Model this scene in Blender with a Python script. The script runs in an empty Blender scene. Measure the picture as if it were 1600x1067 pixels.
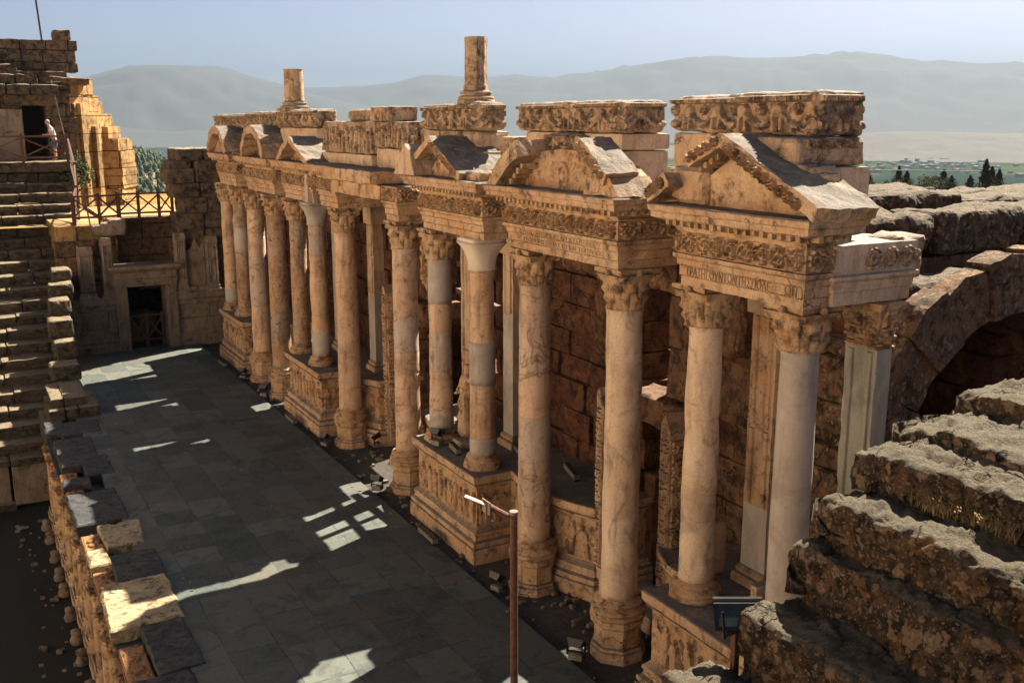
import bpy, math, random
import numpy as np
from mathutils import Vector
R = math.radians
D = bpy.data
sc = bpy.context.scene
COL = sc.collection
rnd = random.Random(7)

# ------------------------------------------------------------------ camera, light, exposure
cam = D.objects.new('camera', D.cameras.new('camera'))
COL.objects.link(cam)
cam.location = (0, 0, 8.5)
cam.rotation_euler = (R(90 - 12.334), 0, R(-29.098))
cam.data.sensor_width = 36
cam.data.lens = 35.35
cam.data.clip_start = 0.1
cam.data.clip_end = 90000
sc.camera = cam
SUN_AZ, SUN_EL = 66, 48
w = D.worlds.new('World'); sc.world = w; w.use_nodes = True
nt = w.node_tree
sky = nt.nodes.new('ShaderNodeTexSky'); sky.sky_type = 'NISHITA'; sky.sun_disc = False
sky.sun_elevation = R(SUN_EL); sky.sun_rotation = R(SUN_AZ); sky.altitude = 300
sky.air_density = 0.2; sky.dust_density = 1.7; sky.ozone_density = 0.1
nt.links.new(sky.outputs[0], nt.nodes['Background'].inputs[0])
nt.nodes['Background'].inputs[1].default_value = 0.05
sl = D.lights.new('sun', 'SUN'); sl.energy = 5.0; sl.angle = R(0.5); sl.color = (1.0, 0.86, 0.66)
so = D.objects.new('sun', sl); COL.objects.link(so)
sd = Vector((math.sin(R(SUN_AZ)) * math.cos(R(SUN_EL)), math.cos(R(SUN_AZ)) * math.cos(R(SUN_EL)), math.sin(R(SUN_EL))))
so.rotation_euler = (-sd).to_track_quat('-Z', 'Y').to_euler(); so.location = (30, 10, 40)
sc.view_settings.view_transform = 'Standard'; sc.view_settings.look = 'None'
sc.view_settings.exposure = 2.38; sc.view_settings.gamma = 1
sc.cycles.max_bounces = 8; sc.cycles.diffuse_bounces = 4; sc.cycles.volume_bounces = 1

# ------------------------------------------------------------------ numpy noise
def vn(P, s, seed=0):
    Q = np.asarray(P, float) * s + seed * 7.31
    i = np.floor(Q).astype(np.int64); f = Q - i; f = f * f * (3 - 2 * f)
    def h(a, b, c):
        n = (a * 374761393 + b * 668265263 + c * 1274126177 + seed * 362437) & 0xffffffff
        n = ((n ^ (n >> 13)) * 1274126177) & 0xffffffff
        return ((n ^ (n >> 16)) & 0xffff) / 32767.5 - 1
    x, y, z = i[..., 0], i[..., 1], i[..., 2]; fx, fy, fz = f[..., 0], f[..., 1], f[..., 2]
    def lx(yy, zz): return h(x, yy, zz) * (1 - fx) + h(x + 1, yy, zz) * fx
    a = lx(y, z) * (1 - fy) + lx(y + 1, z) * fy
    b = lx(y, z + 1) * (1 - fy) + lx(y + 1, z + 1) * fy
    return a * (1 - fz) + b * fz
def fbm(P, s, seed=0, o=3):
    r = 0; a = 1.0
    for k in range(o): r = r + a * vn(P, s * 2.1 ** k, seed + k); a *= .5
    return r / 1.75

# ------------------------------------------------------------------ mesh helpers
def wm(o):
    return o.matrix_basis.copy() if o.parent is None else wm(o.parent) @ o.matrix_parent_inverse @ o.matrix_basis
def setpar(o, p):
    inv = wm(p).inverted(); o.parent = p; o.matrix_parent_inverse = inv
class MB:
    def __init__(s): s.v = []; s.f = []; s.n = 0
    def add(s, V, F):
        V = np.asarray(V, float)
        s.v.append(V); o = s.n
        s.f += [tuple(int(i) + o for i in f) for f in F]; s.n += len(V); return s
    def noise(s, amp, scale=3., seed=0, o=3):
        V = np.concatenate(s.v)
        d = np.stack([fbm(V, scale, seed + 11 * k, o) for k in range(3)], 1) * amp
        s.v = [V + d]; return s
    def xf(s, rz=0, loc=(0, 0, 0), rx=0, ry=0):
        V = np.concatenate(s.v)
        from mathutils import Euler
        M = np.array(Euler((rx, ry, rz)).to_matrix())
        s.v = [V @ M.T + np.array(loc)]; return s
    def obj(s, name, m, parent=None, smooth=False):
        if not s.v: return None
        me = D.meshes.new(name); me.from_pydata(np.concatenate(s.v).tolist(), [], s.f); me.update()
        if smooth: me.polygons.foreach_set('use_smooth', [True] * len(me.polygons))
        if m is not None: me.materials.append(m)
        o = D.objects.new(name, me); COL.objects.link(o)
        if parent is not None: setpar(o, parent)
        else:  # origin at the middle of its foot
            V = np.concatenate(s.v); c = (V.min(0) + V.max(0)) / 2; c[2] = V[:, 2].min()
            me.vertices.foreach_set('co', (V - c).ravel()); o.location = c; me.update()
        return o
def weld(V, F):
    k = np.round(V, 5); u, ix, inv = np.unique(k, axis=0, return_index=True, return_inverse=True)
    inv = inv.reshape(-1); return V[ix], [[inv[i] for i in f] for f in F]
def gridF(nu, nv, cu=False, flip=False, o=0):
    F = []
    for i in range(nu if cu else nu - 1):
        j = (i + 1) % nu
        for k in range(nv - 1):
            q = (o + i * nv + k, o + j * nv + k, o + j * nv + k + 1, o + i * nv + k + 1)
            F.append(q[::-1] if flip else q)
    return F
_bc = {}
def unitbox(nx, ny, nz):
    if (nx, ny, nz) in _bc: return _bc[(nx, ny, nz)]
    V = []; F = []
    for ax in range(3):
        n = [nx, ny, nz]; a, b = (ax + 1) % 3, (ax + 2) % 3
        A, B = np.meshgrid(np.linspace(-1, 1, n[a] + 1), np.linspace(-1, 1, n[b] + 1), indexing='ij')
        for sgn in (-1, 1):
            P = np.zeros(A.shape + (3,)); P[..., a] = A; P[..., b] = B; P[..., ax] = sgn
            F += gridF(n[a] + 1, n[b] + 1, flip=(sgn < 0), o=len(V)); V += P.reshape(-1, 3).tolist()
    V, F = weld(np.array(V), F); _bc[(nx, ny, nz)] = (V, F); return V, F
def block(mb, x0, x1, y0, y1, z0, z1, cell=.12, r=.03, n=.012, seed=0, fr=4., rz=0, rx=0, ry=0):
    """rounded, chipped, rough block"""
    h = np.array([x1 - x0, y1 - y0, z1 - z0]) / 2; c = np.array([x1 + x0, y1 + y0, z1 + z0]) / 2
    ns = [max(2, min(60, int(round(2 * a / cell)))) for a in h]
    V, F = unitbox(*ns)
    # denser near the edges so the chips read
    V = np.sign(V) * (1 - (1 - np.abs(V)) ** 1.25)
    P = V * h
    S = P + seed * 3.17 + c * .37
    rr = np.clip(r * (1 + 1.1 * fbm(S, fr, seed, 2)), r * .15, h.min() * .9)[:, None]
    q = np.clip(P, -(h - rr), h - rr); d = P - q; L = np.linalg.norm(d, axis=1, keepdims=True); L[L == 0] = 1
    dn = d / L; P = q + dn * rr
    P = P + dn * (n * fbm(S + 5, fr * .9, seed + 3, 4))[:, None]
    m = MB().add(P, F)
    if rz or rx or ry: m.xf(rz, (0, 0, 0), rx, ry)
    mb.add(m.v[0] + c, F); return mb
def box(mb, x0, x1, y0, y1, z0, z1):
    V = [(x, y, z) for x in (x0, x1) for y in (y0, y1) for z in (z0, z1)]
    return mb.add(V, [(0, 1, 3, 2), (4, 6, 7, 5), (0, 4, 5, 1), (2, 3, 7, 6), (0, 2, 6, 4), (1, 5, 7, 3)])
def tube(mb, p0, p1, r, n=8, r1=None):
    p0 = np.array(p0, float); p1 = np.array(p1, float); d = p1 - p0; d = d / np.linalg.norm(d)
    a = np.cross(d, [0, 0, 1.]) if abs(d[2]) < .9 else np.cross(d, [1., 0, 0]); a /= np.linalg.norm(a); b = np.cross(d, a)
    t = np.linspace(0, 2 * math.pi, n, endpoint=False); r1 = r if r1 is None else r1
    c = np.cos(t)[:, None] * a + np.sin(t)[:, None] * b
    return mb.add(np.concatenate([p0 + c * r, p1 + c * r1]), [(i, (i + 1) % n, n + (i + 1) % n, n + i)[::-1] for i in range(n)] + [tuple(range(n)), tuple(range(2 * n - 1, n - 1, -1))])
def bar(mb, p0, p1, wd, ht):
    """square bar"""
    p0 = np.array(p0, float); p1 = np.array(p1, float); d = p1 - p0; d /= np.linalg.norm(d)
    u = np.array([0, 0, 1.]) if abs(d[2]) < .9 else np.array([1., 0, 0]); a = np.cross(d, u); a /= np.linalg.norm(a); b = np.cross(a, d)
    V = [p + a * sx * wd / 2 + b * sz * ht / 2 for p in (p0, p1) for sx in (-1, 1) for sz in (-1, 1)]
    return mb.add(V, [(0, 1, 3, 2), (4, 6, 7, 5), (0, 4, 5, 1), (2, 3, 7, 6), (0, 2, 6, 4), (1, 5, 7, 3)])
def loft(mb, poly, prof, cell=.12, amp=.01, seed=0, fr=5., chip=0):
    """offset-polygon sweep: poly CCW (x,y); prof [(offset,z)...] bottom to top"""
    P = np.array(poly, float); n = len(P)
    E = np.roll(P, -1, 0) - P; L = np.linalg.norm(E, axis=1); T = E / L[:, None]; Nn = np.stack([T[:, 1], -T[:, 0]], 1)
    Np = np.roll(Nn, 1, 0); M = (Nn + Np); M = M / (1 + (Nn * Np).sum(1))[:, None]
    pf = [prof[0]]
    for a, b in zip(prof, prof[1:]):
        k = max(1, int(abs(b[1] - a[1]) / (cell * 1.1)))
        for i in range(1, k + 1): pf.append((a[0] + (b[0] - a[0]) * i / k, a[1] + (b[1] - a[1]) * i / k))
    ks = [max(1, int(l / cell)) for l in L]; rings = []
    for off, z in pf:
        C = P + M * off; ring = []
        for i in range(n):
            t = np.arange(ks[i])[:, None] / ks[i]; ring.append(C[i] * (1 - t) + C[(i + 1) % n] * t)
        ring = np.concatenate(ring); rings.append(np.c_[ring, np.full(len(ring), z)])
    V = np.stack(rings, 1); nu, nv = V.shape[:2]; V = V.reshape(-1, 3)
    if amp:
        S = V + seed * 2.7
        V = V + np.stack([fbm(S, fr, seed + k, 3) * amp * (1, 1, .6)[k] for k in range(3)], 1)
    if chip:
        cc = P.mean(0); f = np.clip(fbm(V + seed, 2.3, seed + 9, 3) - .25, 0, 1) * chip
        dxy = cc - V[:, :2]; dxy /= np.linalg.norm(dxy, axis=1, keepdims=True) + 1e-6
        V[:, :2] += dxy * f[:, None]
    F = gridF(nu, nv, True)
    F.append(tuple(i * nv for i in range(nu))[::-1]); F.append(tuple(i * nv + nv - 1 for i in range(nu)))
    return mb.add(V, F)
def lathe(mb, c, prof, n=28, amp=.006, seed=0, fr=6., mod=None):
    t = np.linspace(0, 2 * math.pi, n, endpoint=False); pr = np.array(prof, float)
    r = np.repeat(pr[:, 0][None], n, 0); z = np.repeat(pr[:, 1][None], n, 0); T = np.repeat(t[:, None], len(pr), 1)
    if mod is not None: r = mod(T, z, r)
    V = np.stack([c[0] + r * np.cos(T), c[1] + r * np.sin(T), c[2] + z], -1).reshape(-1, 3)
    if amp: V = V + np.stack([fbm(V + seed, fr, seed + k, 3) * amp for k in range(3)], 1)
    F = gridF(n, len(pr), True)
    F.append(tuple(i * len(pr) for i in range(n))[::-1]); F.append(tuple(i * len(pr) + len(pr) - 1 for i in range(n)))
    return mb.add(V, F)
def prism(mb, poly, t0, t1, fr='x', cell=.12, amp=.012, seed=0):
    """poly in (u,v); extruded along axis fr. fr='x': u=y v=z ; fr='y': u=x v=z ; fr='z': u=x v=y"""
    P = np.array(poly, float); n = len(P); ring = []
    for i in range(n):
        a, b = P[i], P[(i + 1) % n]; k = max(1, int(np.linalg.norm(b - a) / cell)); t = np.arange(k)[:, None] / k; ring.append(a * (1 - t) + b * t)
    ring = np.concatenate(ring); nt_ = max(1, int(abs(t1 - t0) / cell)) + 1; ts = np.linspace(t0, t1, nt_)
    ax = {'x': (1, 2, 0), 'y': (0, 2, 1), 'z': (0, 1, 2)}[fr]
    V = np.zeros((len(ring), nt_, 3)); V[..., ax[0]] = ring[:, 0][:, None]; V[..., ax[1]] = ring[:, 1][:, None]; V[..., ax[2]] = ts[None]
    # caps with an inner ring so that they stay flat-ish but rough
    V = V.reshape(-1, 3)
    if amp: V = V + np.stack([fbm(V + seed * 1.3, 4., seed + k, 3) * amp for k in range(3)], 1)
    F = gridF(len(ring), nt_, True)
    F.append(tuple(i * nt_ for i in range(len(ring)))[::-1]); F.append(tuple(i * nt_ + nt_ - 1 for i in range(len(ring))))
    m = MB().add(V, F)
    import bmesh
    me = D.meshes.new('t'); me.from_pydata(V.tolist(), [], F); bm = bmesh.new(); bm.from_mesh(me); bmesh.ops.recalc_face_normals(bm, faces=bm.faces)
    F = [tuple(v.index for v in f.verts) for f in bm.faces]; bm.free(); D.meshes.remove(me)
    return mb.add(V, F)
def relief(mb, org, ud, vd, nd, W, H, fn, res=.016, depth=.04, seed=0, skirt=.02):
    """carved panel: height field fn(u,v,W,H) on a rectangle"""
    nu = max(4, int(W / res)); nv = max(4, int(H / res)); u = np.linspace(0, W, nu); v = np.linspace(0, H, nv)
    U, Vv = np.meshgrid(u, v, indexing='ij')
    h = np.clip(fn(U, Vv, W, H, seed), 0, 1.3); s_ = np.clip((h - .22) / .22, 0, 1); h = (s_ * s_ * (3 - 2 * s_) * .8 + h * .35 - .2) * depth
    P = np.stack([U + seed, Vv, U * 0], -1); h = h + .07 * depth * vn(P, 38, seed) + .12 * depth * fbm(P, 7, seed + 2, 3)
    h = h * (.35 + .75 * np.clip(.75 + 1.3 * fbm(P, 1.7, seed + 5, 3), 0, 1))
    e = np.minimum(np.minimum(U, W - U), np.minimum(Vv, H - Vv)); h = np.where(e < 1e-6, -skirt, h)
    V = np.array(org) + U[..., None] * np.array(ud, float) + Vv[..., None] * np.array(vd, float) + h[..., None] * np.array(nd, float)
    c = np.cross(ud, vd); flip = np.dot(c, nd) < 0
    return mb.add(V.reshape(-1, 3), gridF(nu, nv, flip=flip))
G = lambda x, w_: np.exp(-(x / w_) ** 2)
def f_scroll(U, V, W, H, s):
    p = H * .98; k = np.floor(U / p); a = (U - (k + .5) * p) / (H * .5); b = (V - H * .5) / (H * .5); b = b * np.where(k % 2, -1, 1)
    r = np.hypot(a, b); an = np.arctan2(b, a)
    sp = G(((r - .25 - .5 * ((an / (2 * math.pi)) % 1)) ), .1)
    ring = G(r - .8, .12) * (.6 + .4 * np.cos(an * 9)); ros = np.clip(1 - r / .3, 0, 1) * (.6 + .5 * np.cos(5 * an))
    leaf = np.clip(r - .95, 0, 1) * 2 * (.5 + .5 * np.cos(an * 12))
    return np.clip(np.maximum.reduce([sp, ring, ros * 1.3, leaf]), 0, 1.2)
def f_garland(U, V, W, H, s):
    p = .62; a = ((U + .13 * s) % p) / p * 2 - 1; v = V / H
    sw = G(v - (.18 + .5 * a * a), .11) * (.75 + .25 * np.cos(U * 70)); head = G(np.hypot((1 - np.abs(a)) * p / 2, (v - .58) * H) / .075, 1)
    med = np.hypot(a * p / 2, (v - .62) * H); ring = G((med - .05) / .02, 1) + G(med / .02, 1)
    top = (v > .82) * (.8 + .5 * np.cos(U * 2 * math.pi / .05)); rib = G(((np.abs(a) - .8) * 8), 1) * (v < .5) * .6
    return np.clip(np.maximum.reduce([sw, head * 1.2, ring * .8, top, rib]), 0, 1.3)
def f_figures(U, V, W, H, s):
    rr = random.Random(s); h = np.zeros_like(U); x = .12
    while x < W - .05:
        ht = H * rr.uniform(.72, .93); wd = H * rr.uniform(.10, .15); ln = rr.uniform(-.18, .18)
        cx = x + ln * (V - H * .4); v = V / ht
        body = np.clip(1 - ((U - cx) / (wd * (1.15 - .5 * v + .3 * G(v - .62, .12)))) ** 2, 0, 1) ** .5 * (v < .83)
        fold = .8 + .25 * np.sin((U - cx) / wd * 9 + 3 * v + rr.uniform(0, 6)) * (v < .7)
        hd = np.clip(1 - (((U - cx) / (ht * .065)) ** 2 + ((V - ht * .9) / (ht * .085)) ** 2), 0, 1) ** .5
        an = rr.uniform(-.9, .9); arm = G(((V - ht * .62) - an * (U - cx)) / (ht * .035), 1) * (np.abs(U - cx) < wd * 2.1) * .7
        h = np.maximum.reduce([h, body * fold, hd, arm]); x += H * rr.uniform(.27, .42)
    return h
def f_carve(U, V, W, H, s):
    P = np.stack([U, V, U * 0 + s], -1); return np.abs(vn(P, 16, s)) * 1.2 + .4 * (np.cos(V * 60) > .3)
def f_panel(U, V, W, H, s):
    e = np.minimum(np.minimum(U, W - U), np.minimum(V, H - V)); return (e < .06) * 1. + G((e - .1) / .015, 1) * .6
def thing(name, label, cat, loc=(0, 0, 0), group=None):
    o = D.objects.new(name, None); COL.objects.link(o); o.location = loc; o.empty_display_size = .2
    return tag(o, label, cat, group)
def tag(o, label, cat, group=None, kind=None):
    o['label'] = label
    if cat: o['category'] = cat
    if group: o['group'] = group
    if kind: o['kind'] = kind
    return o
def struct(o, label=None):
    o['kind'] = 'structure'
    if label: o['label'] = label; 
    return o

# ------------------------------------------------------------------ materials
def mat(name): 
    m = D.materials.new(name); m.use_nodes = True; return m, m.node_tree, m.node_tree.nodes['Principled BSDF']
def nd(t, typ, **k):
    n = t.nodes.new('ShaderNode' + typ)
    for a, b in k.items():
        if a.startswith('i_'): n.inputs[a[2:].replace('_', ' ')].default_value = b
        else: setattr(n, a, b)
    return n
def noise(t, vec, s, det=5, rough=.6, dist=0):
    n = nd(t, 'TexNoise'); n.inputs['Scale'].default_value = s; n.inputs['Detail'].default_value = det
    n.inputs['Roughness'].default_value = rough; n.inputs['Distortion'].default_value = dist; t.links.new(vec, n.inputs['Vector']); return n.outputs['Fac']
def rng(t, f, a, b, c=0., d=1.):
    n = nd(t, 'MapRange'); t.links.new(f, n.inputs[0])
    for i, x in enumerate((a, b, c, d)): n.inputs[i + 1].default_value = x
    return n.outputs[0]
def mix(t, f, a, b, mode='MIX'):
    n = nd(t, 'Mix', data_type='RGBA', blend_type=mode)
    if isinstance(f, float) or isinstance(f, int): n.inputs[0].default_value = f
    else: t.links.new(f, n.inputs[0])
    for i, x in ((6, a), (7, b)):
        if isinstance(x, tuple): n.inputs[i].default_value = x + (1,)
        else: t.links.new(x, n.inputs[i])
    return n.outputs[2]
def mth(t, op, a, b=0.):
    n = nd(t, 'Math', operation=op)
    for i, x in ((0, a), (1, b)):
        if isinstance(x, (int, float)): n.inputs[i].default_value = x
        else: t.links.new(x, n.inputs[i])
    return n.outputs[0]
def stone(name, c1, c2, dark=(.05, .035, .025), stain=None, s=1., dk=(.56, .7), bump=.6, bd=.02, rough=.88, joints=None, veins=None, lichen=None, top=None, grain=.3, off=0., band=None, streak=None, crack=None):
    m, t, b = mat(name); g = nd(t, 'NewGeometry'); pos = g.outputs['Position']
    if off:
        mp = nd(t, 'Mapping'); mp.inputs['Location'].default_value = (off, off * .7, off * .3); t.links.new(pos, mp.inputs[0]); pos = mp.outputs[0]
    a = noise(t, pos, 1.1 * s, 5, .6, .4); c = mix(t, rng(t, a, .35, .65), c1, c2)
    if stain: c = mix(t, rng(t, noise(t, pos, .9 * s + .3, 6, .65, .8), .52, .68, 0, .8), c, stain)
    if band:  # soft drums of slightly different stone
        sx = nd(t, 'SeparateXYZ'); t.links.new(pos, sx.inputs[0]); z_ = mth(t, 'ADD', sx.outputs[2], mth(t, 'MULTIPLY', noise(t, pos, 2.5, 4), .25))
        cb = nd(t, 'CombineXYZ'); t.links.new(z_, cb.inputs[2]); wv = nd(t, 'TexNoise'); wv.inputs['Scale'].default_value = 1.1; wv.inputs['Detail'].default_value = 0
        fx = mth(t, 'SNAP', z_, .83); cb2 = nd(t, 'CombineXYZ'); t.links.new(fx, cb2.inputs[2]); 
        fy = mth(t, 'SNAP', sx.outputs[1], 1.2); t.links.new(fy, cb2.inputs[1]); wn = nd(t, 'TexWhiteNoise', noise_dimensions='3D'); t.links.new(cb2.outputs[0], wn.inputs['Vector'])
        c = mix(t, rng(t, wn.outputs['Value'], .55, 1, 0, .75), c, band)
        fr_ = mth(t, 'ABSOLUTE', mth(t, 'SUBTRACT', z_, fx)); 
        c = mix(t, rng(t, fr_, .0, .018, .55, 0), c, dark)
    if veins:
        n = noise(t, pos, veins[0], 3, .55, 1.6); v = mth(t, 'ABSOLUTE', mth(t, 'SUBTRACT', n, .5)); n2 = rng(t, noise(t, pos, 1.6, 2), .45, .6)
        c = mix(t, mth(t, 'MULTIPLY', rng(t, v, 0, veins[1], 1, 0), n2), c, veins[2])
    if streak:  # run-off stains that follow the fall of the rain water
        mp = nd(t, 'Mapping'); mp.inputs['Scale'].default_value = (1, 1, .16); t.links.new(pos, mp.inputs[0]); sf = noise(t, mp.outputs[0], 5.5, 6, .65, .5)
        c = mix(t, mth(t, 'MULTIPLY', rng(t, sf, .5, .68, 0, streak[1]), rng(t, a, .3, .6, .4, 1)), c, streak[0])
    f2 = noise(t, pos, 3.3 * s, 9, .72, .3); df = rng(t, f2, dk[0], dk[1], 0, .85); c = mix(t, df, c, dark)
    if lichen:
        for (sc_, th, col, amt) in lichen:
            v = nd(t, 'TexVoronoi', feature='F1'); v.inputs['Scale'].default_value = sc_; 
            ds = nd(t, 'VectorMath', operation='ADD'); nz = nd(t, 'TexNoise'); nz.inputs['Scale'].default_value = sc_ * 2.2; nz.inputs['Detail'].default_value = 4; t.links.new(pos, nz.inputs['Vector'])
            vm = nd(t, 'VectorMath', operation='SCALE'); t.links.new(nz.outputs['Color'], vm.inputs[0]); vm.inputs['Scale'].default_value = .9 / sc_
            t.links.new(pos, ds.inputs[0]); t.links.new(vm.outputs[0], ds.inputs[1]); t.links.new(ds.outputs[0], v.inputs['Vector'])
            sz = nd(t, 'SeparateColor'); t.links.new(v.outputs['Color'], sz.inputs[0])
            k = mth(t, 'SUBTRACT', mth(t, 'MULTIPLY', sz.outputs[0], th), v.outputs['Distance'])
            c = mix(t, mth(t, 'MULTIPLY', rng(t, k, 0, .06), amt), c, col)
    if top:
        sn = nd(t, 'SeparateXYZ'); t.links.new(g.outputs['Normal'], sn.inputs[0])
        c = mix(t, mth(t, 'MULTIPLY', rng(t, sn.outputs[2], .3, .85), rng(t, f2, .3, .5, .55, 1.)), c, top)
    ck = None
    if crack:
        v = nd(t, 'TexVoronoi', feature='DISTANCE_TO_EDGE'); v.inputs['Scale'].default_value = crack[0]; ds = nd(t, 'VectorMath', operation='ADD'); nz = nd(t, 'TexNoise'); nz.inputs['Scale'].default_value = crack[0] * 2.5; nz.inputs['Detail'].default_value = 5; t.links.new(pos, nz.inputs['Vector'])
        vm = nd(t, 'VectorMath', operation='SCALE'); t.links.new(nz.outputs['Color'], vm.inputs[0]); vm.inputs['Scale'].default_value = .8 / crack[0]; t.links.new(pos, ds.inputs[0]); t.links.new(vm.outputs[0], ds.inputs[1]); t.links.new(ds.outputs[0], v.inputs['Vector'])
        ck = mth(t, 'MULTIPLY', rng(t, v.outputs['Distance'], 0, crack[1], 1, 0), rng(t, noise(t, pos, crack[0] * .9, 3), .48, .58)); c = mix(t, mth(t, 'MULTIPLY', ck, .85), c, dark)
    fine = noise(t, pos, 38, 6, .7); c = mix(t, grain, c, mix(t, rng(t, fine, .3, .7), (.35, .35, .35), (1.25, 1.25, 1.25)), 'MULTIPLY')
    h = mth(t, 'ADD', mth(t, 'MULTIPLY', f2, 1.), mth(t, 'MULTIPLY', fine, .35))
    if ck is not None: h = mth(t, 'SUBTRACT', h, mth(t, 'MULTIPLY', ck, .8))
    if joints:
        sx = nd(t, 'SeparateXYZ'); t.links.new(g.outputs['Position'], sx.inputs[0]); cb = nd(t, 'CombineXYZ'); t.links.new(mth(t, 'ADD', sx.outputs[0], sx.outputs[1]), cb.inputs[0])
        wob = mth(t, 'MULTIPLY', noise(t, g.outputs['Position'], 1.3, 3), joints[2] if len(joints) > 2 else .12)
        t.links.new(mth(t, 'ADD', sx.outputs[2], wob), cb.inputs[1])
        br = nd(t, 'TexBrick', offset=.43, squash=.8, squash_frequency=3); t.links.new(cb.outputs[0], br.inputs['Vector'])
        br.inputs['Scale'].default_value = 1; br.inputs['Brick Width'].default_value = joints[0]; br.inputs['Row Height'].default_value = joints[1]
        br.inputs['Mortar Size'].default_value = .022; br.inputs['Mortar Smooth'].default_value = .4; br.inputs['Bias'].default_value = 0
        br.inputs['Color1'].default_value = (.5, .5, .5, 1); br.inputs['Color2'].default_value = (1.25, 1.15, 1.05, 1); br.inputs['Mortar'].default_value = (.16, .13, .11, 1)
        c = mix(t, 1., c, br.outputs['Color'], 'MULTIPLY'); h = mth(t, 'SUBTRACT', h, mth(t, 'MULTIPLY', br.outputs['Fac'], 1.3))
    t.links.new(c, b.inputs['Base Color']); b.inputs['Roughness'].default_value = rough; b.inputs['Specular IOR Level'].default_value = .25
    bp = nd(t, 'Bump'); bp.inputs['Strength'].default_value = bump; bp.inputs['Distance'].default_value = bd; t.links.new(h, bp.inputs['Height']); t.links.new(bp.outputs[0], b.inputs['Normal'])
    return m
def plain(name, c, rough=.6, metal=0., c2=None, s=8.):
    m, t, b = mat(name); g = nd(t, 'NewGeometry'); c2 = c2 or tuple(x * .6 for x in c)
    cc = mix(t, rng(t, noise(t, g.outputs['Position'], s, 5), .4, .62), c, c2); t.links.new(cc, b.inputs['Base Color'])
    b.inputs['Roughness'].default_value = rough; b.inputs['Metallic'].default_value = metal; return m
M = {}
M['marble'] = stone('marble', (.60, .43, .30), (.50, .31, .19), stain=(.28, .195, .145), dark=(.10, .07, .05), dk=(.56, .70), bump=.8, bd=.014, grain=.45, rough=.75, band=(.37, .335, .31), s=1.25, streak=((.16, .12, .095), .75), crack=(1.3, .012))
M['marble_pale'] = stone('marble_pale', (.68, .54, .42), (.58, .42, .29), stain=(.42, .31, .23), dark=(.15, .11, .085), dk=(.60, .74), bump=.5, bd=.008, veins=(.9, .05, (.33, .26, .22)), grain=.4, rough=.7, streak=((.24, .18, .14), .55), crack=(.8, .008))
M['marble_brown'] = stone('marble_brown', (.50, .32, .20), (.38, .235, .15), stain=(.22, .15, .11), dark=(.08, .055, .04), dk=(.52, .66), bump=1., bd=.02, grain=.5, rough=.8, band=(.33, .30, .28), s=2, off=7, streak=((.16, .12, .095), .75), crack=(1.7, .014))
M['marble_rose'] = stone('marble_rose', (.62, .45, .325), (.52, .345, .225), stain=(.34, .235, .18), dark=(.12, .08, .06), dk=(.58, .72), bump=.7, bd=.012, veins=(1.4, .04, (.26, .17, .13)), grain=.4, band=(.42, .37, .34), off=19, streak=((.16, .12, .095), .75), crack=(1.1, .012))
M['granite'] = stone('granite', (.44, .39, .355), (.36, .315, .285), stain=(.28, .235, .205), dark=(.15, .13, .115), dk=(.58, .78), bump=.4, bd=.005, grain=.2, rough=.7, streak=((.20, .17, .15), .6))
M['granite_green'] = stone('granite_green', (.33, .325, .275), (.26, .255, .22), stain=(.20, .19, .165), dark=(.12, .115, .10), dk=(.58, .75), bump=.5, bd=.006, grain=.25, rough=.7, streak=((.14, .135, .115), .7))
M['capital'] = stone('capital_stone', (.52, .36, .225), (.40, .25, .145), dark=(.045, .032, .024), stain=(.46, .235, .09), s=1.5, dk=(.48, .63), bump=1., bd=.025, grain=.6)
M['lime'] = stone('carved_limestone', (.56, .40, .265), (.46, .295, .18), dark=(.055, .042, .033), stain=(.48, .255, .105), s=1.3, dk=(.51, .66), bump=1., bd=.025, grain=.5, top=(.125, .115, .105), streak=((.16, .12, .095), .75), crack=(1.2, .012))
M['attic'] = stone('attic_limestone', (.50, .36, .245), (.37, .25, .165), dark=(.04, .033, .028), stain=(.42, .25, .125), s=1.6, dk=(.47, .62), bump=1., bd=.03, grain=.6, top=(.19, .17, .145), streak=((.16, .12, .095), .75), crack=(1.5, .014))
M['smooth'] = stone('plain_ashlar', (.58, .44, .325), (.49, .345, .235), dark=(.12, .09, .07), stain=(.42, .27, .165), dk=(.56, .72), bump=.8, bd=.014, grain=.45, top=(.22, .20, .175), streak=((.16, .12, .095), .75), crack=(.9, .01))
M['white'] = stone('new_marble', (.62, .54, .47), (.56, .47, .39), dark=(.3, .22, .17), dk=(.68, .85), bump=.25, bd=.004, grain=.2)
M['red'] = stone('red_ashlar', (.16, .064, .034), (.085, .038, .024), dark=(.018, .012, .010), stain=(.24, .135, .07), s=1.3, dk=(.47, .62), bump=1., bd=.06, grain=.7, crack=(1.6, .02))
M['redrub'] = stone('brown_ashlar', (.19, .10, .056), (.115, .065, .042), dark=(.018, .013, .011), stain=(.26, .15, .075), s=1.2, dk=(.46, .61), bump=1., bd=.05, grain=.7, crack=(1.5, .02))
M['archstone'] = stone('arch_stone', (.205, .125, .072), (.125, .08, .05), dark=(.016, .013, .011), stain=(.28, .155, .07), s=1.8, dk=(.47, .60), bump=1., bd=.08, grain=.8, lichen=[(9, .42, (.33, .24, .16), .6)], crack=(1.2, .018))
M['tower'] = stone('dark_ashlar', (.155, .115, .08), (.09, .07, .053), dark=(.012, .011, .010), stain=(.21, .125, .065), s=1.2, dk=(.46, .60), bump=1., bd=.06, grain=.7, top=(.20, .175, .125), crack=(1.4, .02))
M['towerwall'] = stone('tower_facing', (.44, .29, .12), (.30, .19, .08), dark=(.04, .03, .022), stain=(.36, .24, .12), dk=(.53, .65), bump=1., bd=.05, grain=.6, joints=(1.3, .8, .1))
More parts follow.
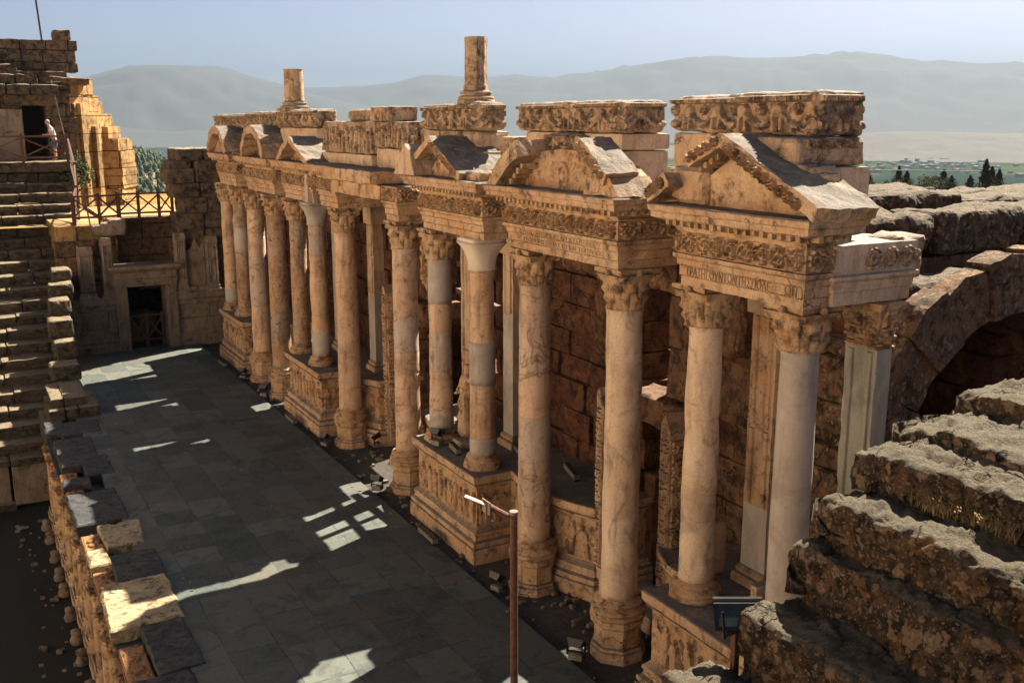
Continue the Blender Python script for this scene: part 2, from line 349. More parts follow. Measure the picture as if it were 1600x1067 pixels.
M['seat'] = stone('seat_stone', (.105, .085, .065), (.065, .054, .044), dark=(.008, .008, .008), stain=(.13, .082, .047), s=1.6, dk=(.46, .60), bump=1., bd=.06, grain=.8, top=(.18, .15, .10), crack=(1.5, .02))
M['endwall'] = stone('end_wall_marble', (.27, .215, .17), (.19, .15, .118), dark=(.028, .023, .02), stain=(.17, .11, .068), dk=(.53, .68), bump=.9, bd=.02, grain=.6, streak=((.06, .05, .045), .7))
M['rock'] = stone('lichen_rock', (.135, .080, .044), (.068, .045, .028), dark=(.006, .005, .005), stain=(.24, .12, .045), s=2.4, dk=(.46, .56), bump=1., bd=.09, grain=.9,
                  lichen=[(6, .56, (.30, .20, .13), .8), (15, .5, (.26, .19, .13), .7), (30, .42, (.30, .24, .17), .6)], top=(.105, .09, .062), crack=(1.6, .03))
M['rockb'] = stone('upper_rock', (.165, .108, .068), (.09, .062, .043), dark=(.007, .006, .006), stain=(.22, .12, .052), s=2.2, dk=(.45, .56), bump=1., bd=.08, grain=.9, lichen=[(9, .5, (.27, .2, .14), .7)], top=(.13, .108, .078), crack=(1.5, .02))
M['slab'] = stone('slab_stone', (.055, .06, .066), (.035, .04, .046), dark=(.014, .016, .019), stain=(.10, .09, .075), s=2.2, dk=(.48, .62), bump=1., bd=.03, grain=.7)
M['slab_sun'] = stone('sunlit_slab_stone', (.40, .33, .20), (.26, .21, .13), dark=(.035, .03, .028), s=2, dk=(.50, .62), bump=1., bd=.03, grain=.7)  # pale yellow copy of the slab stone; sunlight is put into the colour
M['brickfill'] = stone('orange_core', (.15, .088, .05), (.09, .055, .035), dark=(.02, .014, .011), s=2, dk=(.48, .62), bump=1., bd=.04, grain=.7)
M['panelcore'] = stone('orange_panel', (.32, .165, .075), (.22, .11, .05), dark=(.03, .02, .014), s=2, dk=(.5, .64), bump=1., bd=.03, grain=.6)
M['rust'] = plain('rust', (.11, .036, .017), .8, .15, (.05, .022, .014), 30)
M['pipe'] = plain('dull_galvanised', (.20, .16, .14), .5, .4, (.16, .08, .05), 18)
M['bounce'] = stone('bounce_seat_stone', (.80, .68, .53), (.72, .60, .45), dk=(.6, .8))  # far paler than the other seats, to reflect light onto the facade
M['wood'] = plain('fence_brown', (.075, .028, .016), .7, 0, (.045, .02, .014), 10)
M['black'] = plain('black_metal', (.012, .014, .017), .4, .3)
M['glass'] = plain('lamp_glass', (.015, .02, .024), .25, .0)
M['grey'] = plain('lamp_housing', (.17, .165, .155), .5, 0, (.11, .10, .09))
M['dark'] = plain('void_shade', (.012, .01, .009), .95)
M['cut_shade'] = plain('letter_shade', (.27, .175, .105), .9, 0, (.16, .10, .06), 14)  # darker tone stands in for the shade inside cut letters
def dust(name, c1, c2, c3, s=1.):
    m, t, b = mat(name); g = nd(t, 'NewGeometry'); p = g.outputs['Position']
    c = mix(t, rng(t, noise(t, p, .5 * s, 6, .65), .4, .6), c1, c2); c = mix(t, rng(t, noise(t, p, 4 * s, 8, .75), .48, .66), c, c3)
    t.links.new(c, b.inputs['Base Color']); b.inputs['Roughness'].default_value = .95
    bp = nd(t, 'Bump'); bp.inputs['Distance'].default_value = .05; t.links.new(noise(t, p, 12 * s, 6, .7), bp.inputs['Height']); t.links.new(bp.outputs[0], b.inputs['Normal']); return m
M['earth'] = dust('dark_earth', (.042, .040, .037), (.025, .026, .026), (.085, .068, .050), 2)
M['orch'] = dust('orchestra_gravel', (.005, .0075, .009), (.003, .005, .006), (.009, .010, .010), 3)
# stage paving
m, t, b = mat('stage_paving'); g = nd(t, 'NewGeometry'); p = g.outputs['Position']
mp = nd(t, 'Mapping'); mp.inputs['Rotation'].default_value = (0, 0, R(90)); t.links.new(p, mp.inputs[0])
wv = nd(t, 'VectorMath', operation='ADD'); wn_ = nd(t, 'TexNoise'); wn_.inputs['Scale'].default_value = .8; wn_.inputs['Detail'].default_value = 4; t.links.new(p, wn_.inputs['Vector']); ws = nd(t, 'VectorMath', operation='SCALE'); ws.inputs['Scale'].default_value = .11; t.links.new(wn_.outputs['Color'], ws.inputs[0]); t.links.new(mp.outputs[0], wv.inputs[0]); t.links.new(ws.outputs[0], wv.inputs[1])
def brick(bw, rh, off, ms):
    br = nd(t, 'TexBrick', offset=off, squash=.6, squash_frequency=2); br.inputs['Scale'].default_value = 1; br.inputs['Brick Width'].default_value = bw; br.inputs['Row Height'].default_value = rh
    br.inputs['Mortar Size'].default_value = ms; br.inputs['Mortar Smooth'].default_value = .3; br.inputs['Bias'].default_value = 0
    br.inputs['Color1'].default_value = (0, 0, 0, 1); br.inputs['Color2'].default_value = (1, 1, 1, 1); br.inputs['Mortar'].default_value = (.5, .5, .5, 1); t.links.new(wv.outputs[0], br.inputs['Vector']); return br
b1 = brick(1.25, .82, .37, .012)
c = mix(t, b1.outputs['Color'], (.036, .050, .051), (.092, .106, .096))
c = mix(t, rng(t, noise(t, p, .35, 5, .6), .42, .62, 0, .45), c, (.068, .080, .074))
c = mix(t, rng(t, noise(t, p, 1.1, 7, .7, 1.), .5, .66, 0, .8), c, (.018, .029, .032))
c = mix(t, rng(t, noise(t, p, 14, 6, .7), .5, .7, 0, .5), c, (.13, .125, .11))
c = mix(t, rng(t, noise(t, p, .7, 6, .7, 1.2), .52, .66, 0, .6), c, (.085, .068, .05))
jn = mth(t, 'MULTIPLY', b1.outputs['Fac'], rng(t, noise(t, p, 1.7, 3), .42, .6, .12, .9))
c = mix(t, jn, c, (.02, .02, .022))
wj = mth(t, 'MULTIPLY', b1.outputs['Fac'], rng(t, noise(t, p, 1.3, 4, .6, 2.), .6, .66, 0, .8)); c = mix(t, wj, c, (.18, .17, .15))
t.links.new(c, b.inputs['Base Color']); b.inputs['Roughness'].default_value = .8; b.inputs['Specular IOR Level'].default_value = .3
bp = nd(t, 'Bump'); bp.inputs['Strength'].default_value = .6; bp.inputs['Distance'].default_value = .015
t.links.new(mth(t, 'ADD', mth(t, 'SUBTRACT', noise(t, p, 9, 7, .7), mth(t, 'MULTIPLY', b1.outputs['Fac'], .8)), mth(t, 'MULTIPLY', noise(t, p, 2.2, 5), .6)), bp.inputs['Height']); t.links.new(bp.outputs[0], b.inputs['Normal']); M['paving'] = m

# ------------------------------------------------------------------ ground
def sheet(name, x0, x1, y0, y1, z, m, cell=1., amp=0., parent=None):
    mb = MB(); nx = max(2, int((x1 - x0) / cell) + 1); ny = max(2, int((y1 - y0) / cell) + 1)
    X, Y = np.meshgrid(np.linspace(x0, x1, nx), np.linspace(y0, y1, ny), indexing='ij'); P = np.stack([X, Y, X * 0 + z], -1)
    if amp: P[..., 2] += amp * fbm(P, .9, 3, 4)
    return mb.add(P.reshape(-1, 3), gridF(nx, ny)).obj(name, m, parent)
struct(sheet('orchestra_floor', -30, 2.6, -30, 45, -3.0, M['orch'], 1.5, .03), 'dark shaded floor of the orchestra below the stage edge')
mb = MB(); box(mb, 2.6, 8.0, 6.9, 39.9, -3.2, 0); struct(mb.obj('stage_floor', M['paving']), 'grey stone slab paving of the theatre stage')
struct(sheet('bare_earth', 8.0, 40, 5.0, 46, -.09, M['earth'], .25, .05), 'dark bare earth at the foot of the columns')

# ------------------------------------------------------------------ columns
ZT = 6.33
def capital(mb, cx, cy, z0, z1, r=.27, seed=0, w=.37, plainc=False):
    H = z1 - z0; n = 64; k = 26; zz = np.linspace(0, 1, k)
    pr = [(r + .02, 0)] + [(r + .10 * z ** 2.2, z * H * .86) for z in zz[1:]]
    def mod(T, z, rr):
        v = z / (H * .86)
        if plainc:  # smooth modern bell that flares to a square
            sq = np.minimum(1 / np.maximum(np.abs(np.cos(T)), np.abs(np.sin(T))), 1.25)
            return rr * (1 + (sq - 1) * v ** 2) + .05 * v ** 3
        l1 = np.abs(np.cos(T * 4)) ** .7; l2 = np.abs(np.sin(T * 4)) ** .7
        o = .055 * l1 * G(v - .33, .13) + .02 * l1 * (v < .33) + .075 * l2 * G(v - .62, .13) + .02 * l2 * (v < .62)
        cor = np.abs(np.sin(2 * T)) ** 5; o += .11 * cor * np.clip((v - .68) / .32, 0, 1)
        return rr + o + .008 * np.sin(T * 32) * (v > .06)
    lathe(mb, (cx, cy, z0), pr, n, .016 * r / .26 if not plainc else .002, seed, 9., (lambda T, z, rr: rr + (mod(T, z, rr) - rr) * (r / .262)) if not plainc else mod)
    # concave-sided abacus
    pts = []
    for i in range(4):
        a0 = math.pi / 4 + i * math.pi / 2; A = np.array([math.cos(a0), math.sin(a0)]) * w * 1.32; a1 = a0 + math.pi / 2; B = np.array([math.cos(a1), math.sin(a1)]) * w * 1.32
        for q in range(6):
            tt = q / 6; Pm = A * (1 - tt) + B * tt; inw = .05 * math.sin(math.pi * tt) * (0 if plainc else 1); am = (a0 + a1) / 2; pts.append((cx + Pm[0] - inw * math.cos(am), cy + Pm[1] - inw * math.sin(am)))
    loft(mb, pts, [(-.04, z0 + H * .845), (-.02, z0 + H * .89), (0, z0 + H * .9), (0, z1)], .08, .012 if not plainc else .001, seed, 6, .12 if not plainc else 0)
    if not plainc:
        for i in range(4):
            a = math.pi / 4 + i * math.pi / 2; c, s_ = math.cos(a), math.sin(a); rr = w * 1.08
            tube(mb, (cx + c * rr - s_ * .035, cy + s_ * rr + c * .035, z0 + H * .76), (cx + c * rr + s_ * .035, cy + s_ * rr - c * .035, z0 + H * .76), .05, 10)
        for i in range(4):
            a = i * math.pi / 2; lathe(mb, (cx + math.cos(a) * w * .93, cy + math.sin(a) * w * .93, z0 + H * .84), [(0.001, 0), (.045, .02), (.055, .05), (.03, .09), (.001, .1)], 8, .006, seed)
def colbase(mb, cx, cy, z0, h, r, seed=0, oct_=False, w=None):
    w = w or r * 1.5
    ph = h * .28
    if oct_: pl = [(cx + w * 1.04 * math.cos(math.pi / 8 + i * math.pi / 4), cy + w * 1.04 * math.sin(math.pi / 8 + i * math.pi / 4)) for i in range(8)]
    else: pl = [(cx - w, cy - w), (cx + w, cy - w), (cx + w, cy + w), (cx - w, cy + w)]
    loft(mb, pl, [(0, z0), (0, z0 + ph)], .1, .008, seed, 5, .05)
    a = h - ph; P = [(w * .93, 0), (w * .99, a * .08), (w, a * .2), (w * .97, a * .33), (w * .84, a * .36), (w * .8, a * .5), (w * .83, a * .6), (w * .86, a * .62), (w * .9, a * .72), (w * .86, a * .84), (r * 1.07, a * .86), (r * 1.05, a)]
    lathe(mb, (cx, cy, z0 + ph - .003), P, 36, .008, seed, 5)
def shaft(mb, cx, cy, z0, z1, r0, r1, seed=0, amp=.008, neck=True):
    k = 44; pr = []
    for i in range(k + 1):
        t_ = i / k; rr = r0 + (r1 - r0) * t_ ** 1.4
        if neck and t_ > .985: rr += .022
        if t_ < .012: rr += .015
        pr.append((rr, (z1 - z0) * t_))
    rs = random.Random(seed + 50); zj = []; z_ = 0
    while True:
        z_ += rs.uniform(.9, 1.9)
        if z_ > z1 - z0 - .5: break
        zj.append(z_)
    jn = []
    for r_, zz in pr: jn.append((r_, zz))
    for z_ in zj: jn += [(None, z_ - .012), (None, z_), (None, z_ + .012)]
    jn.sort(key=lambda q: q[1]); zs = np.array([q[1] for q in pr]); rsx = np.array([q[0] for q in pr])
    pr2 = [(float(np.interp(q[1], zs, rsx)) - (.012 if any(abs(q[1] - z_) < .001 for z_ in zj) else 0), q[1]) for q in jn]
    def mod(T, z, r_):
        S = np.stack([np.cos(T) * .8 + seed, np.sin(T) * .8, z], -1); ch = np.clip(fbm(S, 2.6, seed + 3, 3) - .42, 0, 1) * .16
        for z_ in zj: ch = ch + np.clip(fbm(S, 4.5, seed + 7, 2) + .05, 0, 1) * .05 * G((z - z_) / .05, 1)
        return r_ - ch
    lathe(mb, (cx, cy, z0), pr2, 44, amp, seed, 2.2, mod if amp > .01 else None)
OCT = 'columns on eight sided pedestals along the stage'
PODC = 'columns standing on the carved podiums'
COLS = [  # x, y, kind, shaft material, capital kind, label, inserts
 (8.93, 12.46, 'o', 'marble_pale', 'c', 'pale veined column on octagonal pedestal, right foot of the broken arched pediment', []),
 (8.90, 15.15, 'o', 'marble_rose', 'c', 'blotchy marble column on octagonal pedestal behind the rusty pole', []),
 (8.92, 21.05, 'o', 'marble_rose', 'c', 'rough edged column with a dark hole halfway up its shaft', []),
 (8.93, 25.00, 'o', 'marble', 'c', 'orange shafted column with square carved capital block alone beside the middle gap', []),
 (8.72, 30.62, 'o', 'marble_brown', 'c', 'pitted brown column just left of the second podium from the end', []),
 (8.75, 33.05, 'o', 'marble_rose', 'c', 'cracked column on octagonal pedestal just right of the farthest podium', []),
 (9.00, 8.85, 'p', 'granite', 'c', 'smooth grey column half hidden by the near rocks', []),
 (8.97, 10.60, 'p', 'marble_pale', 'c', 'diagonally veined marble column on the nearest podium', []),
 (8.85, 17.10, 'p', 'marble', 'w', 'column with smooth white replacement capital and grey bands', [(3.45, 4.3), (2.02, 2.35)]),
 (8.88, 19.10, 'p', 'marble_rose', 'c', 'column with a grey band right under its leafy capital', [(4.75, 5.68), (2.02, 2.3)]),
 (8.85, 27.05, 'p', 'marble', 'w', 'column under a thin grey square post with smooth cup shaped capital', [(2.02, 2.7)]),
 (8.85, 28.85, 'p', 'marble_brown', 'c', 'column behind the cup capital one on the second podium', []),
 (8.88, 35.55, 'p', 'marble_brown', 'c', 'column with grey middle band on the farthest podium', [(4.0, 4.9)]),
 (8.80, 37.0, 'p', 'marble', 'c', 'leftmost column of the whole row, at the corner of the end wall', [(2.02, 2.5)]),
]
for i, (cx, cy, kd, sm, ck, lab, ins) in enumerate(COLS):
    zb = 0 if kd == 'o' else 1.73
    t_ = thing('column', lab, 'column', (cx, cy, zb), OCT if kd == 'o' else PODC)
    if kd == 'o':
        mb = MB(); Rr = .40; o8 = [(cx + Rr * math.cos(math.pi / 8 + k * math.pi / 4), cy + Rr * math.sin(math.pi / 8 + k * math.pi / 4)) for k in range(8)]
        loft(mb, o8, [(.07, -.1), (.07, .07), (.045, .09), (.03, .13), (0, .15), (-.004, .16), (-.004, .44), (.0, .46), (.03, .49), (.05, .52), (.055, .60), (.05, .62)], .09, .014, i, 5, .08)
        mb.obj('pedestal', M['lime'], t_); zb = .615; bh = .33; r0, r1 = .302, .274
    else:
        bh = .28; r0, r1 = .252, .232
    mb = MB(); colbase(mb, cx, cy, zb, bh, r0, i, oct_=True); mb.obj('base', M['capital'], t_, True)
    z0 = zb + bh - .004
    zc = 5.70 if ck == 'c' else 5.72
    if cy < 11: zc = 5.76
    mb = MB(); shaft(mb, cx, cy, z0, zc + .004, r0, r1, i, .006 if sm == 'granite' else .02); sh = mb.obj('shaft', M[sm], t_, True)
    for (a, b_) in ins:
        mb = MB(); ta = (a - z0) / (zc - z0); tb = (b_ - z0) / (zc - z0); ra = r0 + (r1 - r0) * max(ta, 0) ** 1.4; rb = r0 + (r1 - r0) * tb ** 1.4
        lathe(mb, (cx, cy, a), [(ra - .03, 0), (ra + .014, .002)] + [(ra + (rb - ra) * q / 5 + .014, (b_ - a) * q / 5) for q in range(1, 5)] + [(rb + .014, b_ - a - .002), (rb - .03, b_ - a)], 36, .004, i, 2)
        mb.obj('repair_band', M['granite'], t_, True)['label'] = 'smooth grey repair band'
    mb = MB(); capital(mb, cx, cy, zc, ZT - .006, .262, i + 30, .37, ck == 'w'); mb.obj('capital', M['capital'] if ck == 'c' else M['white' if cy < 20 else 'granite'], t_, ck == 'w')

# ------------------------------------------------------------------ podiums with curved flanks
def arc(p0, p1, bulge, n=8):
    p0 = np.array(p0, float); p1 = np.array(p1, float); d = p1 - p0; nn = np.array([d[1], -d[0]]); out = []
    for i in range(n + 1):
        t_ = i / n; out.append(tuple(p0 + d * t_ + nn * bulge * 4 * t_ * (1 - t_)))
    return out
def podium(ya, yb, left, right, lab, seed):
    """front face at X 8.5 from ya to yb (ya nearer); left / right: Y where the curved flank ends at the doors"""
    poly = [(11.0, right), (11.0, left)] + [(9.62, left)]
    if left > yb + .3: poly += arc((9.62, left - .02), (9.35, yb + .12), .10)[1:] + [(9.28, yb)]
    poly += [(8.5, yb), (8.5, ya)]
    if right < ya - .3: poly += [(9.28, ya)] + arc((9.35, ya - .12), (9.62, right + .02), .10)[:-1]
    poly += [(9.62, right)]
    t_ = thing('podium', lab, 'podium', (9.5, (ya + yb) / 2, 0), 'carved podiums under the column pairs')
    poly = poly[::1]
    A = sum(poly[i][0] * poly[(i + 1) % len(poly)][1] - poly[(i + 1) % len(poly)][0] * poly[i][1] for i in range(len(poly)))
    if A < 0: poly = poly[::-1]
    mb = MB(); loft(mb, poly, [(.17, -.12), (.17, .22), (.14, .24), (.16, .29), (.15, .34), (.09, .38), (.07, .44), (.1, .47), (.09, .52), (.03, .58), (0, .62), (0, .64)], .1, .012, seed, 5, .06); mb.obj('plinth', M['lime'], t_)
    mb = MB(); loft(mb, poly, [(0, .635), (0, 1.44)], .1, .008, seed + 1); dd = mb.obj('dado', M['capital'], t_)
    mb = MB(); loft(mb, poly, [(0, 1.435), (.03, 1.46), (.05, 1.50), (.09, 1.52), (.07, 1.535), (.10, 1.56), (.12, 1.60), (.12, 1.715), (.10, 1.73)], .1, .014, seed + 2, 5, .07); mb.obj('podium_cornice', M['lime'], t_)
    mb = MB()
    relief(mb, (8.497, ya + .03, .66), (0, 1, 0), (0, 0, 1), (-1, 0, 0), yb - ya - .06, .76, f_figures, .016, .075, seed)
    mb.obj('carved_figures', M['capital'], dd); mb = MB()
    relief(mb, (8.53, ya + .003, .66), (1, 0, 0), (0, 0, 1), (0, -1, 0), .7, .76, f_figures, .018, .07, seed + 4)
    mb.obj('carved_figures', M['capital'], dd); mb = MB()
    for k in range(len(poly)):
        a, b_ = np.array(poly[k]), np.array(poly[(k + 1) % len(poly)]); 
        if 9.25 < min(a[0], b_[0]) and max(a[0], b_[0]) < 9.75 and abs(a[1] - b_[1]) > .15:
            d = b_ - a; L = np.linalg.norm(d); d /= L; relief(mb, (a[0] + d[1] * -.0, a[1], .66), (d[0], d[1], 0), (0, 0, 1), (d[1], -d[0], 0), L, .76, f_figures, .02, .07, seed + k, 0.01)
    mb.obj('carved_figures', M['capital'], dd)
    return t_
podium(8.4, 10.98, 12.15, 8.35, 'nearest carved podium, partly behind the rocks at lower right', 1)
podium(16.7, 19.5, 21.35, 14.2, 'carved podium behind the rusty pole with a curved right flank', 2)
podium(26.15, 29.1, 30.3, 24.55, 'carved podium left of the middle gap with a shelf curving back', 3)
podium(34.35, 37.4, 39.7, 33.3, 'small farthest podium touching the end wall', 4)

# ------------------------------------------------------------------ entablatures
PA = [(0, 6.33), (0, 6.46), (.022, 6.465), (.022, 6.60), (.045, 6.605), (.05, 6.68), (.09, 6.71), (.095, 6.76)]
PF = [(.03, 6.755), (.06, 6.80), (.075, 6.90), (.06, 7.0), (.04, 7.06), (.05, 7.085)]
PC = [(.06, 7.08), (.08, 7.12), (.15, 7.14), (.16, 7.19), (.24, 7.21), (.31, 7.24), (.31, 7.31), (.335, 7.33), (.35, 7.40), (.33, 7.42)]
def entab(ya, yb, lab, seed, x0=8.65, x1=10.55, relf=f_scroll, cz=True, text=None, chip=.16, xs=None, xc=None):
    t_ = thing('entablature', lab, 'entablature', (x0 + 1, (ya + yb) / 2, 6.33), 'carved entablature blocks above the columns')
    xs = xs or x1; poly = [(x0, ya), (xs, ya), (xs, yb), (x0, yb)]; xc = xc or min(x1, 9.9); polyc = [(x0, ya), (xc, ya), (xc, yb), (x0, yb)]
    mb = MB(); loft(mb, poly, PA, .06, .012, seed, 5, .09); ar = mb.obj('architrave', M['lime'], t_)
    # bead rows
    mb = MB(); n = int((yb - ya) / .045)
    for zz, xo in ((6.462, .03), (6.602, .052)):
        for k in range(n): lathe(mb, (x0 - xo + .008, ya + .02 + k * .045, zz - .012), [(.001, 0), (.013, .006), (.013, .018), (.001, .024)], 5, 0)
        for k in range(int(min(1.2, xs - x0) / .045)): lathe(mb, (x0 + .02 + k * .045, ya - xo + .008, zz - .012), [(.001, 0), (.013, .006), (.013, .018), (.001, .024)], 5, 0)
    mb.obj('bead_molding', M['capital'], ar)
    mb = MB(); loft(mb, poly, PF, .1, .006, seed + 1); fz = mb.obj('frieze', M['lime'], t_)
    mb = MB(); relief(mb, (x0 - .062, ya - .05, 6.775), (0, 1, 0), (0, 0, 1), (-1, 0, 0), yb - ya + .1, .285, relf, .011, .085, seed)
    relief(mb, (x0 - .05, ya - .062, 6.775), (1, 0, 0), (0, 0, 1), (0, -1, 0), min(xs - x0, 1.7), .285, relf, .013, .085, seed + 3)
    mb.obj('carved_scroll', M['capital'], fz)
    if cz:
        mb = MB(); loft(mb, polyc, PC, .06, .02, seed + 2, 5, chip); cn = mb.obj('cornice', M['lime'], t_)
        mb = MB(); n = int((yb - ya + .3) / .15)
        for k in range(n):
            y = ya - .15 + k * .15; block(mb, x0 - .27, x0 - .1, y, y + .085, 7.145, 7.235, .06, .015, .01, k + seed)
        for k in range(int((xc - x0 + .35) / .15)):
            x = x0 - .1 + k * .15; block(mb, x, x + .085, ya - .27, ya - .1, 7.145, 7.235, .06, .015, .01, k + seed)
        mb.obj('dentil_molding', M['capital'], cn)
    return t_
def text(body, size, loc, rot, parent, m, ext=.004, width=None):
    cu = D.curves.new('t', 'FONT'); cu.body = body; cu.size = size; cu.extrude = ext; cu.space_character = 1.0; cu.offset = .0
    o = D.objects.new('t', cu); COL.objects.link(o); dg = bpy.context.evaluated_depsgraph_get(); me = D.meshes.new_from_object(o.evaluated_get(dg)); COL.objects.unlink(o); D.objects.remove(o)
    me.materials.clear(); me.materials.append(m); q = D.objects.new('inscription', me); COL.objects.link(q); q.location = loc; q.rotation_euler = rot
    if width: xs_ = [v.co.x for v in me.vertices]; q.scale = (width / (max(xs_) - min(xs_)), 1, 1)
    setpar(q, parent); return q
def part(t_, nm):
    return [c for c in t_.children if c.name.split('.')[0] == nm][0]
def roofslab(mb, ya, za, yb, zb, th, x0, x1, seed):
    """sloping slab between two points in the (y,z) plane"""
    d = np.array([yb - ya, zb - za]); d /= np.linalg.norm(d); n_ = np.array([-d[1], d[0]]) if d[0] > 0 else np.array([d[1], -d[0]]); 
    a = np.array([ya, za]); b_ = np.array([yb, zb]); prism(mb, [tuple(a), tuple(b_), tuple(b_ + n_ * th), tuple(a + n_ * th)], x0, x1, 'x', .06, .045, seed)
def arcslab(mb, cy, cz, r0, r1, a0, a1, x0, x1, seed):
    A = np.linspace(R(a0), R(a1), 9); P = [(cy + r1 * math.cos(a), cz + r1 * math.sin(a)) for a in A] + [(cy + r0 * math.cos(a), cz + r0 * math.sin(a)) for a in A[::-1]]
    prism(mb, P, x0, x1, 'x', .07, .04, seed)
XR = (R(90), 0, R(-90))
# nearest section, big triangular pediment
e1 = entab(8.5, 10.78, 'inscribed entablature with the big triangular pediment, nearest and rightmost', 21, xs=9.05, xc=8.95)
ar = part(e1, 'architrave')
text('ΤΡΑΤΗΓΟΥΝΤΩΝΤΗΣΠΟΛΕ', .155, (8.621, 10.66, 6.475), XR, ar, M['cut_shade'], width=1.62)
text('ΩΝ', .165, (8.621, 8.80, 6.475), XR, ar, M['cut_shade'], width=.2)
pd = MB(); prism(pd, [(8.35, 7.4), (11.0, 7.4), (9.72, 8.2)], 8.72, 9.3, 'x', .1, .012, 5); pdo = pd.obj('tympanum', M['lime'], e1)
pd = MB(); roofslab(pd, 8.12, 7.40, 9.74, 8.20, .17, 8.33, 9.3, 3); pd.obj('raking_cornice', M['lime'], e1)
pd = MB(); roofslab(pd, 10.35, 7.93, 9.72, 8.22, .16, 8.35, 9.35, 7); pd.obj('raking_cornice', M['lime'], e1)
pd = MB(); roofslab(pd, 11.2, 7.42, 10.75, 7.66, .2, 8.35, 9.3, 9); block(pd, 8.6, 9.5, 10.3, 11.1, 7.4, 7.95, .1, .15, .05, 4); pd.obj('raking_cornice', M['lime'], e1)
pd = MB()
relief(pd, (8.33, 8.35, 7.49), (0, .897, .443), (0, -.443, .897), (-1, 0, 0), 1.5, .15, f_scroll, .012, .07, 3)
pd.obj('rake_carving', M['capital'], pdo); pd = MB()
relief(pd, (8.345, 9.76, 8.225), (0, .909, -.418), (0, .418, .909), (-1, 0, 0), .62, .14, f_scroll, .012, .07, 4)
pd.obj('rake_carving', M['capital'], pdo); pd = MB()
relief(pd, (8.345, 10.8, 7.66), (0, .88, -.47), (0, .47, .88), (-1, 0, 0), .42, .17, f_scroll, .012, .07, 5)
pd.obj('rake_carving', M['capital'], pdo); pd = MB()
for k in range(9):
    tt = k / 9; y = 8.5 + 1.1 * tt; z = 7.48 + .54 * tt; block(pd, 8.55, 8.74, y, y + .07, z - .02, z + .07, .05, .012, .01, k)
for k in range(4):
    y = 9.95 + k * .11; z = 8.06 - k * .055; block(pd, 8.5, 8.74, y, y + .07, z - .04, z + .05, .05, .012, .01, k + 20)
pd.obj('dentil_molding', M['capital'], pdo)
mb = MB(); rs = random.Random(3)
for k in range(7):
    y = rs.uniform(8.6, 9.5); z = 7.55 + (y - 8.12) * .5; x = rs.uniform(8.5, 9.1); s_ = rs.uniform(.12, .3); block(mb, x, x + s_ * 1.5, y, y + s_, z - .04, z + .06 + s_ * .25, .05, .06, .05, k)
mb.obj('broken_roof_edge', M['lime'], e1)
# the piece that runs back to the wall pilaster
mb = MB(); 
t_ = thing('entablature_block', 'broken end of carved entablature resting on the grey pilaster beside the arch', 'entablature', (9.9, 8.6, 6.33))
loft(mb, [(9.06, 8.44), (10.38, 8.44), (10.38, 9.3), (9.06, 9.3)], [(0, 6.34), (0, 6.5), (.02, 6.51), (.03, 6.62), (.07, 6.66), (.07, 6.70), (.03, 6.72), (.05, 6.95), (.04, 7.07)], .09, .015, 8, 4, .12); eb = mb.obj('architrave', M['smooth'], t_)
mb = MB(); relief(mb, (9.5, 8.405, 6.74), (1, 0, 0), (0, 0, 1), (0, -1, 0), .95, .3, f_scroll, .012, .06, 9); mb.obj('carved_scroll', M['attic'], eb)
mb = MB(); block(mb, 10.1, 10.62, 8.42, 9.0, 6.55, 7.12, .07, .12, .05, 14); mb.obj('broken_end', M['attic'], t_)
# broken arched pediment section
e2 = entab(12.28, 15.62, 'inscribed entablature under the broken arched pediment, between the big and the small gable', 31)
ar = part(e2, 'architrave')
text('ΑΥΤΟΚΡΑΤΟΡΙ ΚΑΙΣΑΡΙ Λ ΣΕΠΤΙΜΙΩ', .10, (8.598, 15.2, 6.615), XR, ar, M['cut_shade'], .003, 2.4)
text('ΣΕΟΥΗΡΩ ΣΕΒΑΣΤΩ ΚΑΙ ΤΟΙΣ ΥΙΟΙΣ', .10, (8.622, 15.1, 6.488), XR, ar, M['cut_shade'], .003, 2.5)
pd = MB(); A = np.linspace(0, math.pi, 14); CY, CZ, CR = 14.05, 6.75, 2.0
prism(pd, [(CY + 1.55, 7.4)] + [(CY + 1.75 * math.cos(a), 7.38 + .68 * math.sin(a)) for a in A[1:-1]] + [(CY - 1.55, 7.4)], 8.8, 9.3, 'x', .1, .012, 6); pdo = pd.obj('tympanum', M['capital'], e2)
pd = MB(); relief(pd, (8.795, 13.7, 7.45), (0, 1, 0), (0, 0, 1), (-1, 0, 0), .75, .42, lambda U, V, W, H, s: G((np.hypot(U - W / 2, (V - H * .45) * .8) - .14) / .03, 1) + .7 * G(np.hypot(U - W / 2, V - H * .4) / .09, 1) + .3 * (np.cos(np.arctan2(V, U - W / 2) * 30) > .5) * (np.hypot(U - W / 2, V) > .3), .014, .05, 2); pd.obj('shell_carving', M['capital'], pdo)
pd = MB(); arcslab(pd, 14.0, 5.95, 2.15, 2.42, 38, 68, 8.36, 9.25, 11); pd.obj('curved_cornice', M['lime'], e2)
pd = MB(); roofslab(pd, 12.3, 7.6, 13.1, 8.1, .2, 8.36, 8.95, 12); prism(pd, [(11.95, 7.42), (12.9, 7.42), (12.7, 7.75), (12.2, 7.7)], 8.4, 9.1, 'x', .08, .04, 13); pd.obj('curved_cornice', M['lime'], e2)
pd = MB(); relief(pd, (8.345, 12.32, 7.64), (0, .848, .53), (0, -.53, .848), (-1, 0, 0), .85, .15, f_scroll, .012, .05, 4); pd.obj('rake_carving', M['capital'], e2)
pd = MB()
for a in np.linspace(40, 62, 6):
    y = 14.0 + 2.05 * math.cos(R(a)); z = 5.95 + 2.05 * math.sin(R(a)); block(pd, 8.5, 8.85, y - .04, y + .04, z - .05, z + .05, .05, .015, .01, int(a))
pd.obj('dentil_molding', M['capital'], e2)
